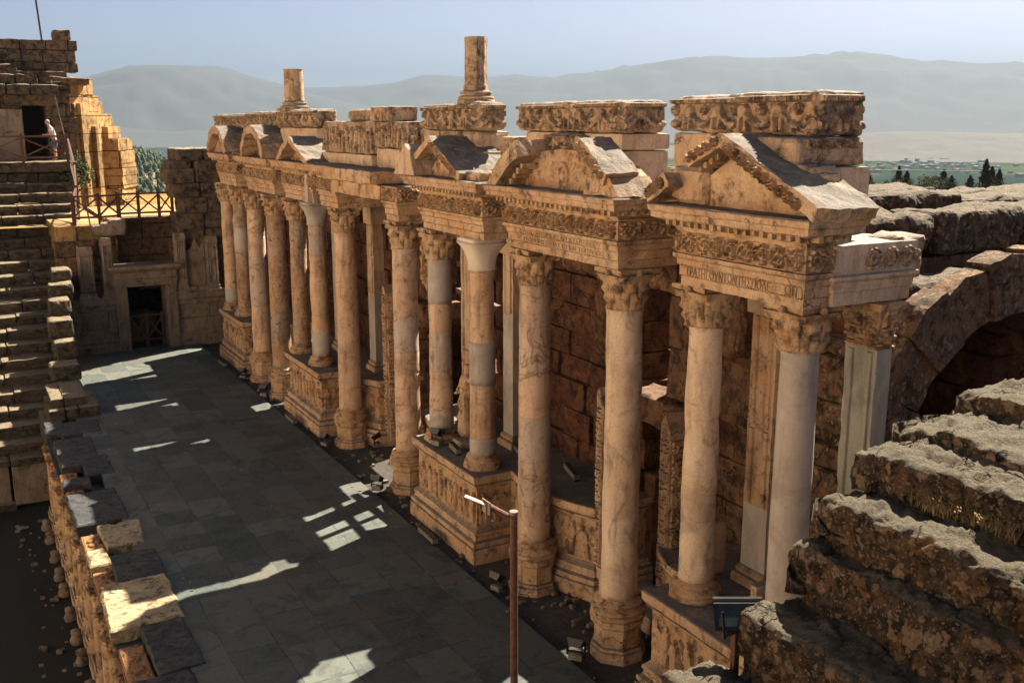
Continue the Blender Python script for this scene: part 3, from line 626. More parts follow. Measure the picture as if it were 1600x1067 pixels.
# small gable section
e3 = entab(16.62, 19.35, 'entablature under the small gable with the eight sided stump standing above', 41, x1=9.65)
pd = MB(); prism(pd, [(17.3, 7.4), (19.3, 7.4), (18.47, 8.05)], 8.75, 9.25, 'x', .1, .012, 15); pd.obj('tympanum', M['capital'], e3)
pd = MB(); roofslab(pd, 17.1, 7.38, 18.49, 8.08, .16, 8.36, 9.6, 16); pd.obj('raking_cornice', M['lime'], e3)
pd = MB(); roofslab(pd, 19.15, 7.72, 18.47, 8.09, .15, 8.4, 9.3, 17); pd.obj('raking_cornice', M['lime'], e3)
pd = MB(); relief(pd, (8.35, 17.2, 7.46), (0, .893, .45), (0, -.45, .893), (-1, 0, 0), 1.3, .13, f_scroll, .012, .05, 3); pd.obj('rake_carving', M['capital'], e3)
pd = MB(); block(pd, 8.5, 9.3, 16.5, 17.15, 7.4, 7.6, .08, .1, .06, 18); pd.obj('broken_corner', M['lime'], e3)
pd = MB(); prism(pd, [(19.1, 7.42), (20.2, 7.42), (19.6, 8.05), (19.3, 7.9)], 8.35, 8.9, 'x', .1, .03, 18); pd.obj('fallen_gable_corner', M['smooth'], e3)
# middle stubs
e4 = entab(20.7, 21.4, 'narrow carved entablature stub on the column with the dark hole', 51, chip=.2, cz=False, x1=10.0)
e5 = entab(24.65, 26.0, 'entablature stub on the lone orange column left of the middle gap', 61, chip=.12)
mb = MB(); block(mb, 8.28, 9.6, 21.45, 24.7, 7.1, 7.42, .14, .08, .04, 71); block(mb, 8.5, 10.4, 21.4, 24.75, 6.75, 7.1, .14, .05, .03, 72)
tag(mb.obj('cornice_block', M['lime']), 'long weathered cornice block bridging the middle gap of the colonnade', 'stone block')
# far side
e6 = entab(26.6, 29.2, 'entablature with small steep gable and round stump above, left of the middle', 71)
pd = MB(); prism(pd, [(26.6, 7.4), (29.0, 7.4), (27.8, 7.95)], 8.75, 9.25, 'x', .12, .012, 25); pd.obj('tympanum', M['capital'], e6)
pd = MB(); roofslab(pd, 26.2, 7.30, 27.8, 7.95, .16, 8.36, 9.35, 26); pd.obj('raking_cornice', M['lime'], e6)
pd = MB(); roofslab(pd, 29.0, 7.35, 27.8, 7.95, .16, 8.36, 9.35, 27); pd.obj('raking_cornice', M['lime'], e6)
e7 = entab(30.3, 33.4, 'entablature with a dark arched pediment near the far end', 81)
pd = MB(); CY = 31.9
arcslab(pd, CY, 6.9, 1.25, 1.5, 20, 160, 8.4, 9.3, 28); pd.obj('curved_cornice', M['lime'], e7)
pd = MB(); prism(pd, [(CY + 1.2 * math.cos(a), 7.38 + .75 * math.sin(a)) for a in np.linspace(0, math.pi, 12)], 8.95, 9.25, 'x', .12, .012, 29); pd.obj('tympanum', M['capital'], e7)
e8 = entab(34.9, 37.2, 'farthest entablature with a half seen pediment at the end wall', 91, x1=10.5)
pd = MB(); prism(pd, [(34.8, 7.4), (37.8, 7.4), (36.3, 8.15)], 8.6, 9.25, 'x', .12, .012, 35); pd.obj('tympanum', M['capital'], e8)
pd = MB(); arcslab(pd, 36.4, 6.7, 1.4, 1.65, 30, 150, 8.36, 9.3, 38); pd.obj('curved_cornice', M['lime'], e8)

# ------------------------------------------------------------------ attic blocks
def attic(x0, x1, y0, y1, z0, z1, lab, seed, rel='g', r=.06, m='attic', side=True, n=.035, grp='carved blocks along the top of the facade', rz=0):
    t_ = thing('carved_block', lab, 'stone block', ((x0 + x1) / 2, (y0 + y1) / 2, z0), grp)
    mb = MB(); block(mb, x0, x1, y0, y1, z0, z1, .08, r, n, seed); bo = mb.obj('block', M[m], t_)
    if rel:
        fn = {'g': f_garland, 'f': f_figures}[rel]; mb = MB(); p = min(.05, r * .8)
        relief(mb, (x0 - .008, y0 + p, z0 + p * .7), (0, 1, 0), (0, 0, 1), (-1, 0, 0), y1 - y0 - 2 * p, z1 - z0 - 1.5 * p, fn, .015, .10, seed, .04)
        if side: relief(mb, (x0 + p, y0 - .008, z0 + p * .7), (1, 0, 0), (0, 0, 1), (0, -1, 0), (x1 - x0) - 2 * p, z1 - z0 - 1.5 * p, fn, .015, .09, seed + 1, .04)
        mb.obj('carving', M[m], bo)
    return t_
PL = 'plain blocks of the upper wall'
def pblock(x0, x1, y0, y1, z0, z1, lab, seed, m='smooth', r=.03, n=.015, grp=PL, name='plain_block', cat='stone block', **k):
    mb = MB(); block(mb, x0, x1, y0, y1, z0, z1, .09, r, n, seed, **k); return tag(mb.obj(name, M[m]), lab, cat, grp)
attic(9.08, 9.93, 8.94, 10.25, 8.33, 8.86, 'right half of the big garland block on the topmost course, nearest', 101)
attic(9.15, 10.0, 10.28, 11.75, 8.35, 8.85, 'chipped left half of the big garland block above the triangular pediment', 102, side=False, r=.1)
pblock(8.78, 9.95, 8.9, 10.1, 7.97, 8.325, 'thick moulded course under the right half of the nearest garland block', 103, 'lime', .07)
pblock(8.84, 9.97, 8.82, 10.0, 7.42, 7.96, 'smooth replacement block standing on the big pediment roof', 104, 'smooth', .02, .006)
pblock(9.25, 10.0, 10.03, 10.9, 7.43, 8.32, 'plain grey block behind the ridge of the big pediment', 105, 'smooth')
pblock(9.2, 10.0, 10.93, 11.75, 7.85, 8.34, 'small moulded block left behind the big pediment', 106, 'lime')
pblock(9.2, 10.0, 10.93, 11.9, 7.2, 7.84, 'worn block low behind the big pediment left corner', 107, 'attic')
attic(9.15, 10.03, 13.0, 14.25, 8.32, 8.83, 'garland block with round medallions above the broken arched pediment', 111, r=.1)
attic(9.25, 9.85, 14.28, 16.4, 8.33, 8.82, 'long garland block left of the medallion one above the arched pediment', 112, r=.06)
pblock(9.25, 10.2, 13.1, 14.0, 8.06, 8.315, 'thin plain course right under the medallion garland block', 113, 'smooth')
pblock(9.3, 10.2, 13.15, 14.0, 7.42, 8.05, 'plain wall block right behind the arched pediment', 114, 'smooth')
pblock(9.3, 10.0, 14.03, 14.6, 7.42, 8.31, 'plain wall block in the middle behind the arched pediment', 115, 'smooth')
attic(9.05, 9.6, 14.2, 15.1, 8.0, 8.32, 'leaf carved cornice fragment stuck in the broken arched pediment', 116, r=.12)
pblock(9.3, 10.0, 14.63, 16.2, 7.42, 8.32, 'pale plain wall block left behind the arched pediment', 117, 'smooth')
attic(9.1, 9.75, 17.7, 18.95, 8.33, 8.87, 'thick garland block carrying the eight sided stump', 121, r=.1)
attic(9.15, 9.9, 19.0, 20.4, 8.33, 8.84, 'figured block between the eight sided stump and the sarcophagus like panels', 122, side=False)
pblock(9.2, 10.0, 18.0, 19.0, 7.93, 8.32, 'rounded plain block under the block with the eight sided stump', 123, 'smooth', .1)
pblock(9.25, 9.95, 17.75, 18.7, 7.42, 7.92, 'plain block on the roof of the small gable', 124, 'smooth')
pblock(9.2, 9.95, 18.63, 20.5, 7.42, 8.32, 'dark plain block left behind the small gable', 125, 'attic')
pblock(9.3, 10.0, 16.6, 17.2, 7.42, 8.22, 'small block in the gap beside the arched pediment', 126, 'attic')
attic(9.0, 9.6, 20.9, 22.75, 7.9, 8.49, 'figured relief panel with projecting top edge, right one of the middle pair', 131, 'f', r=.03)
pblock(8.9, 9.65, 21.75, 22.95, 8.5, 8.84, 'flaring cornice slab on top of the right figured panel', 132, 'attic', .06)
pblock(9.0, 9.7, 21.3, 22.8, 7.43, 7.89, 'pale plinth block under the right figured panel', 133, 'smooth', .05)
attic(9.0, 9.6, 22.85, 26.5, 7.72, 8.5, 'long relief panel of standing figures, left one of the middle pair', 134, 'f', r=.03)
pblock(8.95, 9.65, 23.0, 26.8, 7.43, 7.71, 'moulded plinth under the long relief panel', 135, 'smooth', .05)
pblock(9.1, 9.5, 23.6, 25.0, 8.505, 8.8, 'small pointed stone on top of the long relief panel', 136, 'attic', .14)
attic(9.12, 9.76, 27.57, 31.2, 8.33, 8.84, 'garland block beneath the round column stump', 141, r=.08)
pblock(9.15, 9.75, 27.6, 31.2, 7.43, 8.32, 'pale wall block beneath the garland course left of the middle', 142, 'smooth', .05)
attic(9.15, 9.9, 31.25, 34.9, 8.3, 8.8, 'long garland course left of the round stump', 143, side=False)
pblock(9.2, 9.95, 31.25, 34.6, 7.43, 8.29, 'brown wall block behind the dark arched pediment', 144, 'attic', .05)
attic(9.15, 9.9, 34.95, 39.6, 8.25, 8.75, 'farthest garland course ending at the corner of the end wall', 145, side=False)
pblock(9.2, 9.95, 34.65, 37.3, 7.43, 8.24, 'farthest wall block under the last garland course', 146, 'attic', .05)
mb = MB(); relief(mb, (8.9, 8.89, 8.17), (1, 0, 0), (0, 0, 1), (0, -1, 0), .85, .13, f_scroll, .012, .06, 5); tag(mb.obj('carved_strip', M['attic']), 'carved leaf strip on the moulded course under the nearest garland block', 'carving')
# stumps
t_ = thing('column_stump', 'eight sided column stump standing tall on the garland block', 'column stump', (9.4, 18.36, 8.85))
mb = MB(); colbase(mb, 9.4, 18.36, 8.85, .26, .24, 5, True, .36); mb.obj('base', M['attic'], t_, True)
mb = MB(); o8 = [(9.4 + .235 * math.cos(math.pi / 8 + k * math.pi / 4), 18.36 + .235 * math.sin(math.pi / 8 + k * math.pi / 4)) for k in range(8)]
loft(mb, o8, [(.01, 9.09), (.01, 9.2), (-.01, 9.21), (-.01, 10.12)], .1, .012, 6, 4, .05); mb.obj('shaft', M['attic'], t_)
t_ = thing('column_stump', 'round pale column stump with moulded base far left on the facade', 'column stump', (9.4, 30.35, 8.8))
mb = MB(); colbase(mb, 9.4, 30.35, 8.8, .30, .27, 5, False, .42); mb.obj('base', M['attic'], t_, True)
mb = MB(); shaft(mb, 9.4, 30.35, 9.1, 10.02, .29, .275, 3, .008); mb.obj('shaft', M['lime'], t_, True)
# thin grey post on the cup capital
mb = MB(); block(mb, 8.52, 8.72, 26.7, 26.95, 6.34, 7.1, .1, .008, .002, 3); tag(mb.obj('support_post', M['granite']), 'thin square grey post propped on the cup shaped capital', 'post')
# ------------------------------------------------------------------ ashlar walls
def ashlar(mb, ax, face, back, a0, a1, z0, z1, rh=.5, ln=(.7, 1.3), seed=0, holes=(), jit=.06, cell=.2, top=0., r=.035, n=.03, taper=0):
    """courses of rough blocks. ax 'x': wall face at X=face looking -X, runs along Y; ax 'y': face at Y=face looking -Y, runs along X"""
    rr = random.Random(seed); z = z0; k = 0
    while z < z1 - .05:
        h = min(rh * rr.uniform(.85, 1.15), z1 - z); 
        if z1 - z - h < .2: h = z1 - z
        a = a0 - rr.uniform(0, ln[0]) * 0; aend = a1 + (rr.uniform(-top, top) if top else 0)
        while a < aend - .05:
            b_ = min(a + rr.uniform(*ln), aend)
            if aend - b_ < .3: b_ = aend
            segs = [(a, b_)]
            for (h0, h1, hz0, hz1) in holes:
                if z + h * .5 > hz0 and z + h * .5 < hz1:
                    ns = []
                    for s0, s1 in segs:
                        if s1 <= h0 or s0 >= h1: ns.append((s0, s1))
                        else:
                            if s0 < h0 - .05: ns.append((s0, h0))
                            if s1 > h1 + .05: ns.append((h1, s1))
                    segs = ns
            for s0, s1 in segs:
                j = rr.uniform(-jit, jit); k += 1
                if ax == 'x': block(mb, face + j, back, s0 + .006, s1 - .006, z + .006, z + h - .006, cell, r, n, k + seed * 7)
                else: block(mb, s0 + .006, s1 - .006, face + j, back, z + .006, z + h - .006, cell, r, n, k + seed * 7)
            a = b_
        z += h
# back wall of the facade in one thing
t_ = thing('ruined_wall', 'dark red brown ashlar wall standing behind the colonnade', 'wall', (11, 20, 0))
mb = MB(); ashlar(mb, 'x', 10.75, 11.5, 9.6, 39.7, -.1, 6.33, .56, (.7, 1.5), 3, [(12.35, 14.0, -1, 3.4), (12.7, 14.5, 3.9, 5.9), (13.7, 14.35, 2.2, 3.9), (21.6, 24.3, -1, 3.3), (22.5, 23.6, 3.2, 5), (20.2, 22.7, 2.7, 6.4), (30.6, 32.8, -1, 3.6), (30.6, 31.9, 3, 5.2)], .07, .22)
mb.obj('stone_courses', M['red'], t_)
mb = MB(); box(mb, 11.1, 11.45, 9.6, 12.4, 0, 6.3); box(mb, 11.1, 11.45, 14.6, 20.15, 0, 6.3); box(mb, 11.1, 11.45, 24.3, 30.6, 0, 6.3); box(mb, 11.1, 11.45, 32.8, 39.6, 0, 6.3); mb.obj('wall_core', M['red'], t_)
mb = MB(); block(mb, 10.2, 10.95, 12.2, 14.6, 3.35, 3.85, .1, .06, .05, 5); mb.obj('lintel', M['redrub'], t_)
mb = MB(); block(mb, 10.35, 11.5, 23.3, 24.5, 3.3, 3.9, .15, .05, .04, 6); mb.obj('lintel', M['redrub'], t_)
mb = MB(); block(mb, 10.35, 11.5, 31.7, 33.0, 3.6, 4.1, .15, .05, .04, 7); mb.obj('lintel', M['redrub'], t_)
mb = MB(); ashlar(mb, 'x', 10.35, 10.8, 11.0, 16.6, 5.7, 6.33, .6, (.8, 1.2), 13, [], .1, .12, 0, .08, .06); ashlar(mb, 'x', 10.3, 10.8, 19.4, 26.5, 5.7, 6.33, .6, (.8, 1.2), 14, [], .1, .12, 0, .08, .06); mb.obj('corbel_course', M['redrub'], t_)
mb = MB(); block(mb, 10.2, 10.9, 11.3, 12.3, 4.9, 6.2, .1, .2, .08, 15, ry=.15); block(mb, 10.3, 10.9, 12.2, 12.8, 4.4, 5.4, .1, .2, .08, 16, rx=.5); block(mb, 10.25, 10.85, 14.5, 15.3, 4.2, 6.0, .1, .12, .06, 17); mb.obj('broken_corbels', M['redrub'], t_)
# upper wall course along the top of the wall, between the projecting sections
for ya, yb, nm in [(10.9, 12.2, 'between the big gable and the broken arched pediment'), (17.3, 20.2, 'behind the small gable'), (21.4, 24.6, 'behind the middle gap'), (26.1, 29.0, 'behind the steep far gable'), (30.2, 33.3, 'behind the dark arched pediment'), (34.8, 37.3, 'behind the farthest pediment')]:
    mb = MB(); loft(mb, [(10.1, ya), (11.3, ya), (11.3, yb), (10.1, yb)], [(0, 6.34), (0, 6.6), (.04, 6.62), (.08, 6.72), (.08, 6.76), (.03, 6.78), (.04, 7.06), (.2, 7.12), (.24, 7.36), (.22, 7.395)], .14, .02, 77 + int(ya), 4, .12)
    tag(mb.obj('recessed_entablature', M['lime']), 'set back entablature ' + nm, 'entablature', 'set back entablature pieces on the rear wall')
# inner rooms behind: rear wall
t_ = thing('rear_wall', 'dark rear wall of the stage building seen through the openings', 'wall', (14.5, 20, 0))
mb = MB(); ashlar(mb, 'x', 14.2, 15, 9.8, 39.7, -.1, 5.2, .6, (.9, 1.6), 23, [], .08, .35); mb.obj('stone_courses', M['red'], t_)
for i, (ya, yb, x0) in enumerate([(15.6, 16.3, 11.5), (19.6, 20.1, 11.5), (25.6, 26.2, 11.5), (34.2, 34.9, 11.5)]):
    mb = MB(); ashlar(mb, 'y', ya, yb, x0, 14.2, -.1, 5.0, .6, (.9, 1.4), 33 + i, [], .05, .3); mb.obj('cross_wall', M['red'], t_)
t_ = thing('shadow_beams', 'crossed beams added in the wall opening to cast lattice shadows on the stage', 'crossbeams', (11.1, 21.5, 2.7))  # beams added for the crossed shadows they throw on the paving
for (p0, p1_) in [((11.1, 20.2, 4.15), (11.1, 22.75, 4.3)), ((11.15, 21.2, 2.6), (11.15, 21.35, 6.3)), ((11.1, 20.2, 5.1), (11.1, 22.7, 5.0))]:
    mb = MB(); bar(mb, p0, p1_, .14, .14); mb.obj('beam', M['wood'], t_)
# carved door jambs
def jamb(x0, x1, y0, y1, z0, z1, lab, seed, point=.0):
    t_ = thing('door_jamb', lab, 'door jamb', ((x0 + x1) / 2, (y0 + y1) / 2, z0), 'broken carved door jambs')
    mb = MB(); prism(mb, [(y0, z0), (y1, z0), (y1, z1 - point * .5), ((y0 + y1) / 2 + .03, z1), (y0, z1 - point)], x0, x1, 'x', .1, .02, seed); sb = mb.obj('slab', M['lime'], t_)
    mb = MB(); relief(mb, (x0 - .015, y0 + .02, z0 + .05), (0, 1, 0), (0, 0, 1), (-1, 0, 0), y1 - y0 - .04, z1 - z0 - point - .1, f_carve, .018, .035, seed, .0)
    relief(mb, (x0 + .02, y0 - .015, z0 + .05), (1, 0, 0), (0, 0, 1), (0, -1, 0), x1 - x0 - .04, z1 - z0 - point - .1, f_carve, .018, .03, seed + 1, .0); mb.obj('carving', M['lime'], sb)
jamb(9.62, 9.95, 14.0, 14.2, .62, 3.95, 'carved jamb with a pointed broken top left of the nearest doorway', 5, .3)
jamb(9.62, 10.0, 12.1, 12.36, 0, 3.95, 'carved jamb with a ragged bright edge right of the nearest doorway', 6, .35)
jamb(9.75, 10.1, 21.3, 21.55, 0, 4.4, 'tall plain jamb at the right of the middle doorway', 7, .2)
jamb(9.75, 10.1, 24.35, 24.6, 0, 4.3, 'tall worn jamb at the left of the middle doorway', 8, .2)
mb = MB(); block(mb, 9.62, 9.95, 13.98, 14.24, -.05, .6, .1, .04, .02, 9); block(mb, 9.7, 10.6, 12.6, 13.9, -.1, .22, .12, .05, .03, 10)
tag(mb.obj('threshold_stone', M['smooth']), 'pale threshold stones at the foot of the nearest doorway', 'threshold')
# hanging scroll brackets by the middle opening
mb = MB(); prism(mb, [(21.6, 5.75), (21.95, 5.75), (22.0, 5.2), (21.85, 4.7), (21.7, 4.55), (21.62, 4.8), (21.68, 5.2)], 9.75, 10.05, 'x', .06, .02, 4); relief(mb, (9.74, 21.62, 4.7), (0, 1, 0), (0, 0, 1), (-1, 0, 0), .34, 1.0, f_scroll, .014, .07, 6, 0)
tag(mb.obj('scroll_bracket', M['capital']), 'carved scroll bracket hanging beside the column with the dark hole', 'bracket')
mb = MB(); block(mb, 9.3, 9.9, 21.55, 22.7, 5.9, 6.1, .08, .05, .02, 12, rx=-.25); tag(mb.obj('projecting_slab', M['smooth']), 'pale stone slab jutting out above the scroll bracket', 'stone block')
# pilasters
def pilaster(xc, yc, lab, seed, mats, w=.42, d=.36, zb=1.73, zt=5.75, topm='capital', capz=6.33, wcap=None):
    t_ = thing('pilaster', lab, 'pilaster', (xc + d / 2, yc + w / 2, zb), 'square pilasters standing behind the columns')
    x0, x1, y0, y1 = xc, xc + d, yc, yc + w; rc = [(x0, y0), (x1, y0), (x1, y1), (x0, y1)]
    mb = MB(); loft(mb, rc, [(.1, zb), (.1, zb + .1), (.08, zb + .14), (.04, zb + .16), (.05, zb + .22), (.02, zb + .26), (0, zb + .28)], .08, .012, seed, 5, .06); mb.obj('base', M['lime'], t_)
    z = zb + .275
    for (zz, m_) in mats:
        mb = MB(); loft(mb, rc, [(-.004, z), (0, z + .012), (0, zz - .012), (-.004, zz)], .1, .008 if m_ == 'granite' else .015, seed, 3, .03 if m_ == 'granite' else .12); s_ = mb.obj('shaft_block', M[m_], t_)
        if m_ != 'granite':
            mb = MB(); relief(mb, (x0 - .006, y0 + .05, z + .03), (0, 1, 0), (0, 0, 1), (-1, 0, 0), w - .1, zz - z - .06, lambda U, V, W, H, s: 1 - (np.abs(U - W / 2) < W * .28) * 1. + G(np.abs(U - W / 2) - W * .3, .012), .014, .03, seed); mb.obj('sunk_panel', M[m_], s_)
        z = zz - .004
    if topm == 'capital':
        mb = MB(); cx, cy = (x0 + x1) / 2, (y0 + y1) / 2; loft(mb, rc, [(.01, z), (.03, z + .03), (.0, z + .05), (.03, z + .3), (.09, capz - .09), (.11, capz - .085), (.11, capz - .006)], .05, .02, seed, 7, .08)
        relief(mb, (x0 - .02, y0, z + .05), (0, 1, 0), (0, 0, 1), (-.97, 0, .15), w, capz - z - .15, f_carve, .016, .09, seed); relief(mb, (x0, y0 - .02, z + .05), (1, 0, 0), (0, 0, 1), (0, -.97, .15), d, capz - z - .15, f_carve, .016, .09, seed + 1)
        mb.obj('capital', M['capital'], t_)
    else:
        mb = MB(); loft(mb, rc, [(.04, z), (.06, z + .01), (.07, capz - .01)], .1, .004, seed); mb.obj('capital', M[topm], t_)['label'] = 'plain grey replacement block'
pilaster(9.87, 8.42, 'smooth grey green pilaster with leafy capital beside the big arch', 1, [(5.73, 'granite_green')], .5, .26)
pilaster(9.87, 10.15, 'worn square pilaster with a plain grey block on top, behind the veined column', 2, [(3.0, 'granite'), (4.2, 'lime'), (5.85, 'lime')], .5, .36, topm='smooth')
pilaster(9.9, 17.75, 'grey square pilaster with pale top behind the white capital column', 3, [(4.6, 'granite'), (5.85, 'smooth')], .42, .3, topm='smooth')
pilaster(9.87, 19.5, 'square pilaster with broad pale blocks behind the grey banded column', 4, [(3.5, 'lime'), (5.85, 'smooth')], .6, .3, topm='smooth')
pilaster(9.87, 25.45, 'tall two tone pilaster left of the dark red wall', 5, [(3.9, 'granite'), (4.9, 'smooth'), (5.8, 'smooth')], .45, .3, topm='smooth')
pilaster(9.87, 28.4, 'narrow grey pilaster seen between two far columns', 6, [(5.8, 'granite')], .42, .3, topm='smooth')
pilaster(9.87, 35.4, 'farthest square pilaster at the last podium', 7, [(5.8, 'smooth')], .42, .3, topm='smooth')
# grey-brown stone blocks scattered on the near podium
for i, a in enumerate([(10.15, 10.75, 9.2, 9.9, 1.73, 2.2), (9.5, 9.8, 10.9, 10.98, 1.75, 2.6), (9.55, 9.9, 9.95, 10.1, 1.73, 1.98)]):
    mb = MB(); block(mb, *a, .07, .04, .02, 60 + i); tag(mb.obj('loose_stone', M['smooth']), ['broken pilaster base lying on the nearest podium behind the grey column', 'thin pale slab standing on the nearest podium beside the carved jamb', 'small chipped block lying flat on the nearest podium'][i], 'stone block', 'loose stones on the podiums')

# ------------------------------------------------------------------ skin figures (statue, visitor)
def skinfig(name, joints, edges, m, parent=None, sub=2, noise_=None):
    me = D.meshes.new(name); me.from_pydata([j[0] for j in joints], edges, []); me.update(); o = D.objects.new(name, me); COL.objects.link(o)
    o.modifiers.new('s', 'SKIN'); 
    if not me.skin_vertices:
        bpy.context.view_layer.objects.active = o; bpy.ops.mesh.customdata_skin_add()
    for i, j in enumerate(joints):
        sv = me.skin_vertices[0].data[i]; rr = j[1]; sv.radius = rr if isinstance(rr, tuple) else (rr, rr); sv.use_root = (i == 0)
    su = o.modifiers.new('u', 'SUBSURF'); su.levels = su.render_levels = sub
    dg = bpy.context.evaluated_depsgraph_get(); m2 = D.meshes.new_from_object(o.evaluated_get(dg)); D.objects.remove(o)
    V = np.array([v.co[:] for v in m2.vertices]); F = [tuple(p.vertices) for p in m2.polygons]
    if noise_ is not None: V = noise_(V)
    return MB().add(V, F).obj(name, m, parent, True)
t_ = thing('statue', 'draped marble statue standing between the two columns on the middle podium', 'statue', (9.2, 18.45, 1.75))
mb = MB(); block(mb, 8.95, 9.45, 18.2, 18.75, 1.735, 1.86, .1, .03, .01, 3); mb.obj('plinth', M['smooth'], t_)
sx, sy, sz = 9.2, 18.45, 1.85
J = [((0, 0, .95), (.19, .15)), ((0, 0, .7), (.20, .16)), ((.0, .02, .35), (.21, .17)), ((0, .02, .03), (.24, .2)), ((0, -.01, 1.2), (.2, .13)), ((0, 0, 1.38), (.16, .11)), ((0, 0, 1.46), (.065, .065)), ((-.01, 0, 1.58), (.085, .09)), ((0, 0, 1.68), (.06, .07)),
     ((0, .21, 1.33), (.07, .07)), ((-.06, .27, 1.08), (.06, .06)), ((-.2, .16, 1.0), (.045, .045)), ((0, -.21, 1.33), (.07, .07)), ((-.02, -.27, 1.05), (.06, .06)), ((-.06, -.27, .82), (.045, .045))]
J = [((a[0] + sx, a[1] + sy, a[2] + sz), r_) for a, r_ in J]
def folds(V):
    c = np.array([sx, sy]); d = V[:, :2] - c; an = np.arctan2(d[:, 1], d[:, 0]); z = V[:, 2] - sz; k = np.clip((1.3 - z) * 3, 0, 1) * .028
    s_ = np.sin(an * 13 + 3 * np.sin(z * 2.5)) + .8 * np.sin(z * 16 + an * 2.5) * (z > .65)
    V[:, :2] += d / (np.linalg.norm(d, axis=1, keepdims=True) + .001) * (k * s_)[:, None]; return V
skinfig('draped_figure', J, [(0, 1), (1, 2), (2, 3), (0, 4), (4, 5), (5, 6), (6, 7), (7, 8), (5, 9), (9, 10), (10, 11), (5, 12), (12, 13), (13, 14)], M['lime'], t_, 3, folds)

# ------------------------------------------------------------------ stage front (hyposcenium) on the left
t_ = thing('stage_front_wall', 'stage front wall dropping from the paved edge down to the dark orchestra', 'wall', (2.3, 23, -3))
mb = MB(); ashlar(mb, 'x', 2.02, 2.6, 8, 31.0, -2.75, -.42, .55, (.6, 1.1), 53, [], .04, .2); mb.obj('stone_courses', M['brickfill'], t_)
mb = MB(); loft(mb, [(1.62, 8), (2.1, 8), (2.1, 31.2), (1.62, 31.2)], [(0, -3.05), (0, -2.75), (-.04, -2.72), (-.04, -2.6)], .2, .02, 5); mb.obj('footing', M['lime'], t_)
mb = MB(); loft(mb, [(1.74, 8), (2.62, 8), (2.62, 31.3), (1.74, 31.3)], [(0, -.405), (0, -.33), (.04, -.31), (.05, -.25), (.03, -.24)], .12, .02, 7, 4, .08); mb.obj('rubble_top', M['slab'], t_)
y = 14.2; k = 0
while y < 31.0:
    fl = (k % 5 == 1); t_ = thing('half_column', ('spiral fluted small column' if fl else 'small plain column') + ' in the row under the stage edge', 'column', (1.78, y, -2.6), 'small columns along the stage front')
    mb = MB(); mod = (lambda T, z, r_: r_ * (1 + .09 * np.cos(T * 10 + z * 9))) if fl else None
    lathe(mb, (1.78, y, -2.2), [(.15, .0), (.148, .5), (.142, 1.0), (.135, 1.42)] if not fl else [(.155 - .015 * q / 30, 1.42 * q / 30) for q in range(31)], 30 if fl else 18, .004, k, 4, mod); mb.obj('shaft', M['capital'], t_, True)
    mb = MB(); lathe(mb, (1.78, y, -2.6), [(.19, 0), (.19, .12), (.15, .14), (.16, .24), (.12, .27), (.15, .33), (.12, .41)], 16, .01, k); mb.obj('base', M['lime'], t_, True)
    mb = MB(); capital(mb, 1.78, y, -.79, -.40, .135, k, .19); mb.obj('capital', M['capital'], t_)
    mb = MB(); lathe(mb, (1.5, y + .3, -3.0), [(.02, 0), (.13, .03), (.15, .12), (.12, .2), (.07, .22), (.12, .26), (.12, .34), (.02, .38)], 12, .02, k); tag(mb.obj('stone_stub', M['endwall'], None, True), 'rounded stone post stub at the foot of the stage front', 'stone stub', 'stone stubs along the orchestra edge')
    y += 1.02 + .2 * (k % 3); k += 1
SL = 'stone slabs lying along the stage edge'
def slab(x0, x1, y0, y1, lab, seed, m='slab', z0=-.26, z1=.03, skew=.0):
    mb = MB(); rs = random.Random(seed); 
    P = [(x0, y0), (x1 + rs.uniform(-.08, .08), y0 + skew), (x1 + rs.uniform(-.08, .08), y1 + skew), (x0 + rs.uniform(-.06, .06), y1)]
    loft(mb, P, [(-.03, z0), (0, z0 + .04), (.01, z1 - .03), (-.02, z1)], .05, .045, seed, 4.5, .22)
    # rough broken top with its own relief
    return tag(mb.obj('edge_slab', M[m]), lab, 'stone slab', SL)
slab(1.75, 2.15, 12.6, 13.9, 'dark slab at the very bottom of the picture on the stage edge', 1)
slab(2.2, 2.95, 12.9, 14.35, 'pale slab catching a triangle of sun at the bottom of the stage edge', 2, 'slab_sun', -.3, -.02)
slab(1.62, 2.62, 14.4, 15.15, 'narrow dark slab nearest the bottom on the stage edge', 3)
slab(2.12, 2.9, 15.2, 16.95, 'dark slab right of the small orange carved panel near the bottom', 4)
slab(1.66, 2.85, 17.0, 18.9, 'big sunlit yellow slab with cut clamp holes', 5, 'slab_sun', -.26, .05)
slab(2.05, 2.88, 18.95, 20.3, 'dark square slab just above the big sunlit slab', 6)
slab(1.68, 2.1, 19.9, 20.75, 'pale lit slab corner above the second orange panel', 7, 'slab_sun')
slab(2.1, 2.85, 20.7, 22.0, 'pitted speckled slab half in sun on the stage edge', 8, 'slab_sun')
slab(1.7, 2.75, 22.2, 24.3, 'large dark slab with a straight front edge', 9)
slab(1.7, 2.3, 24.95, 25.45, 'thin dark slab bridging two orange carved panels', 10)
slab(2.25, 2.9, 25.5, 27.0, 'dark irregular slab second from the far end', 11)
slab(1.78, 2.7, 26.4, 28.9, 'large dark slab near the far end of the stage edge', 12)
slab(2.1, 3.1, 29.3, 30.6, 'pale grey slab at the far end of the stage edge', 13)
slab(1.7, 2.2, 29.6, 30.9, 'small dark slab jutting out over the orchestra at the far end', 14)
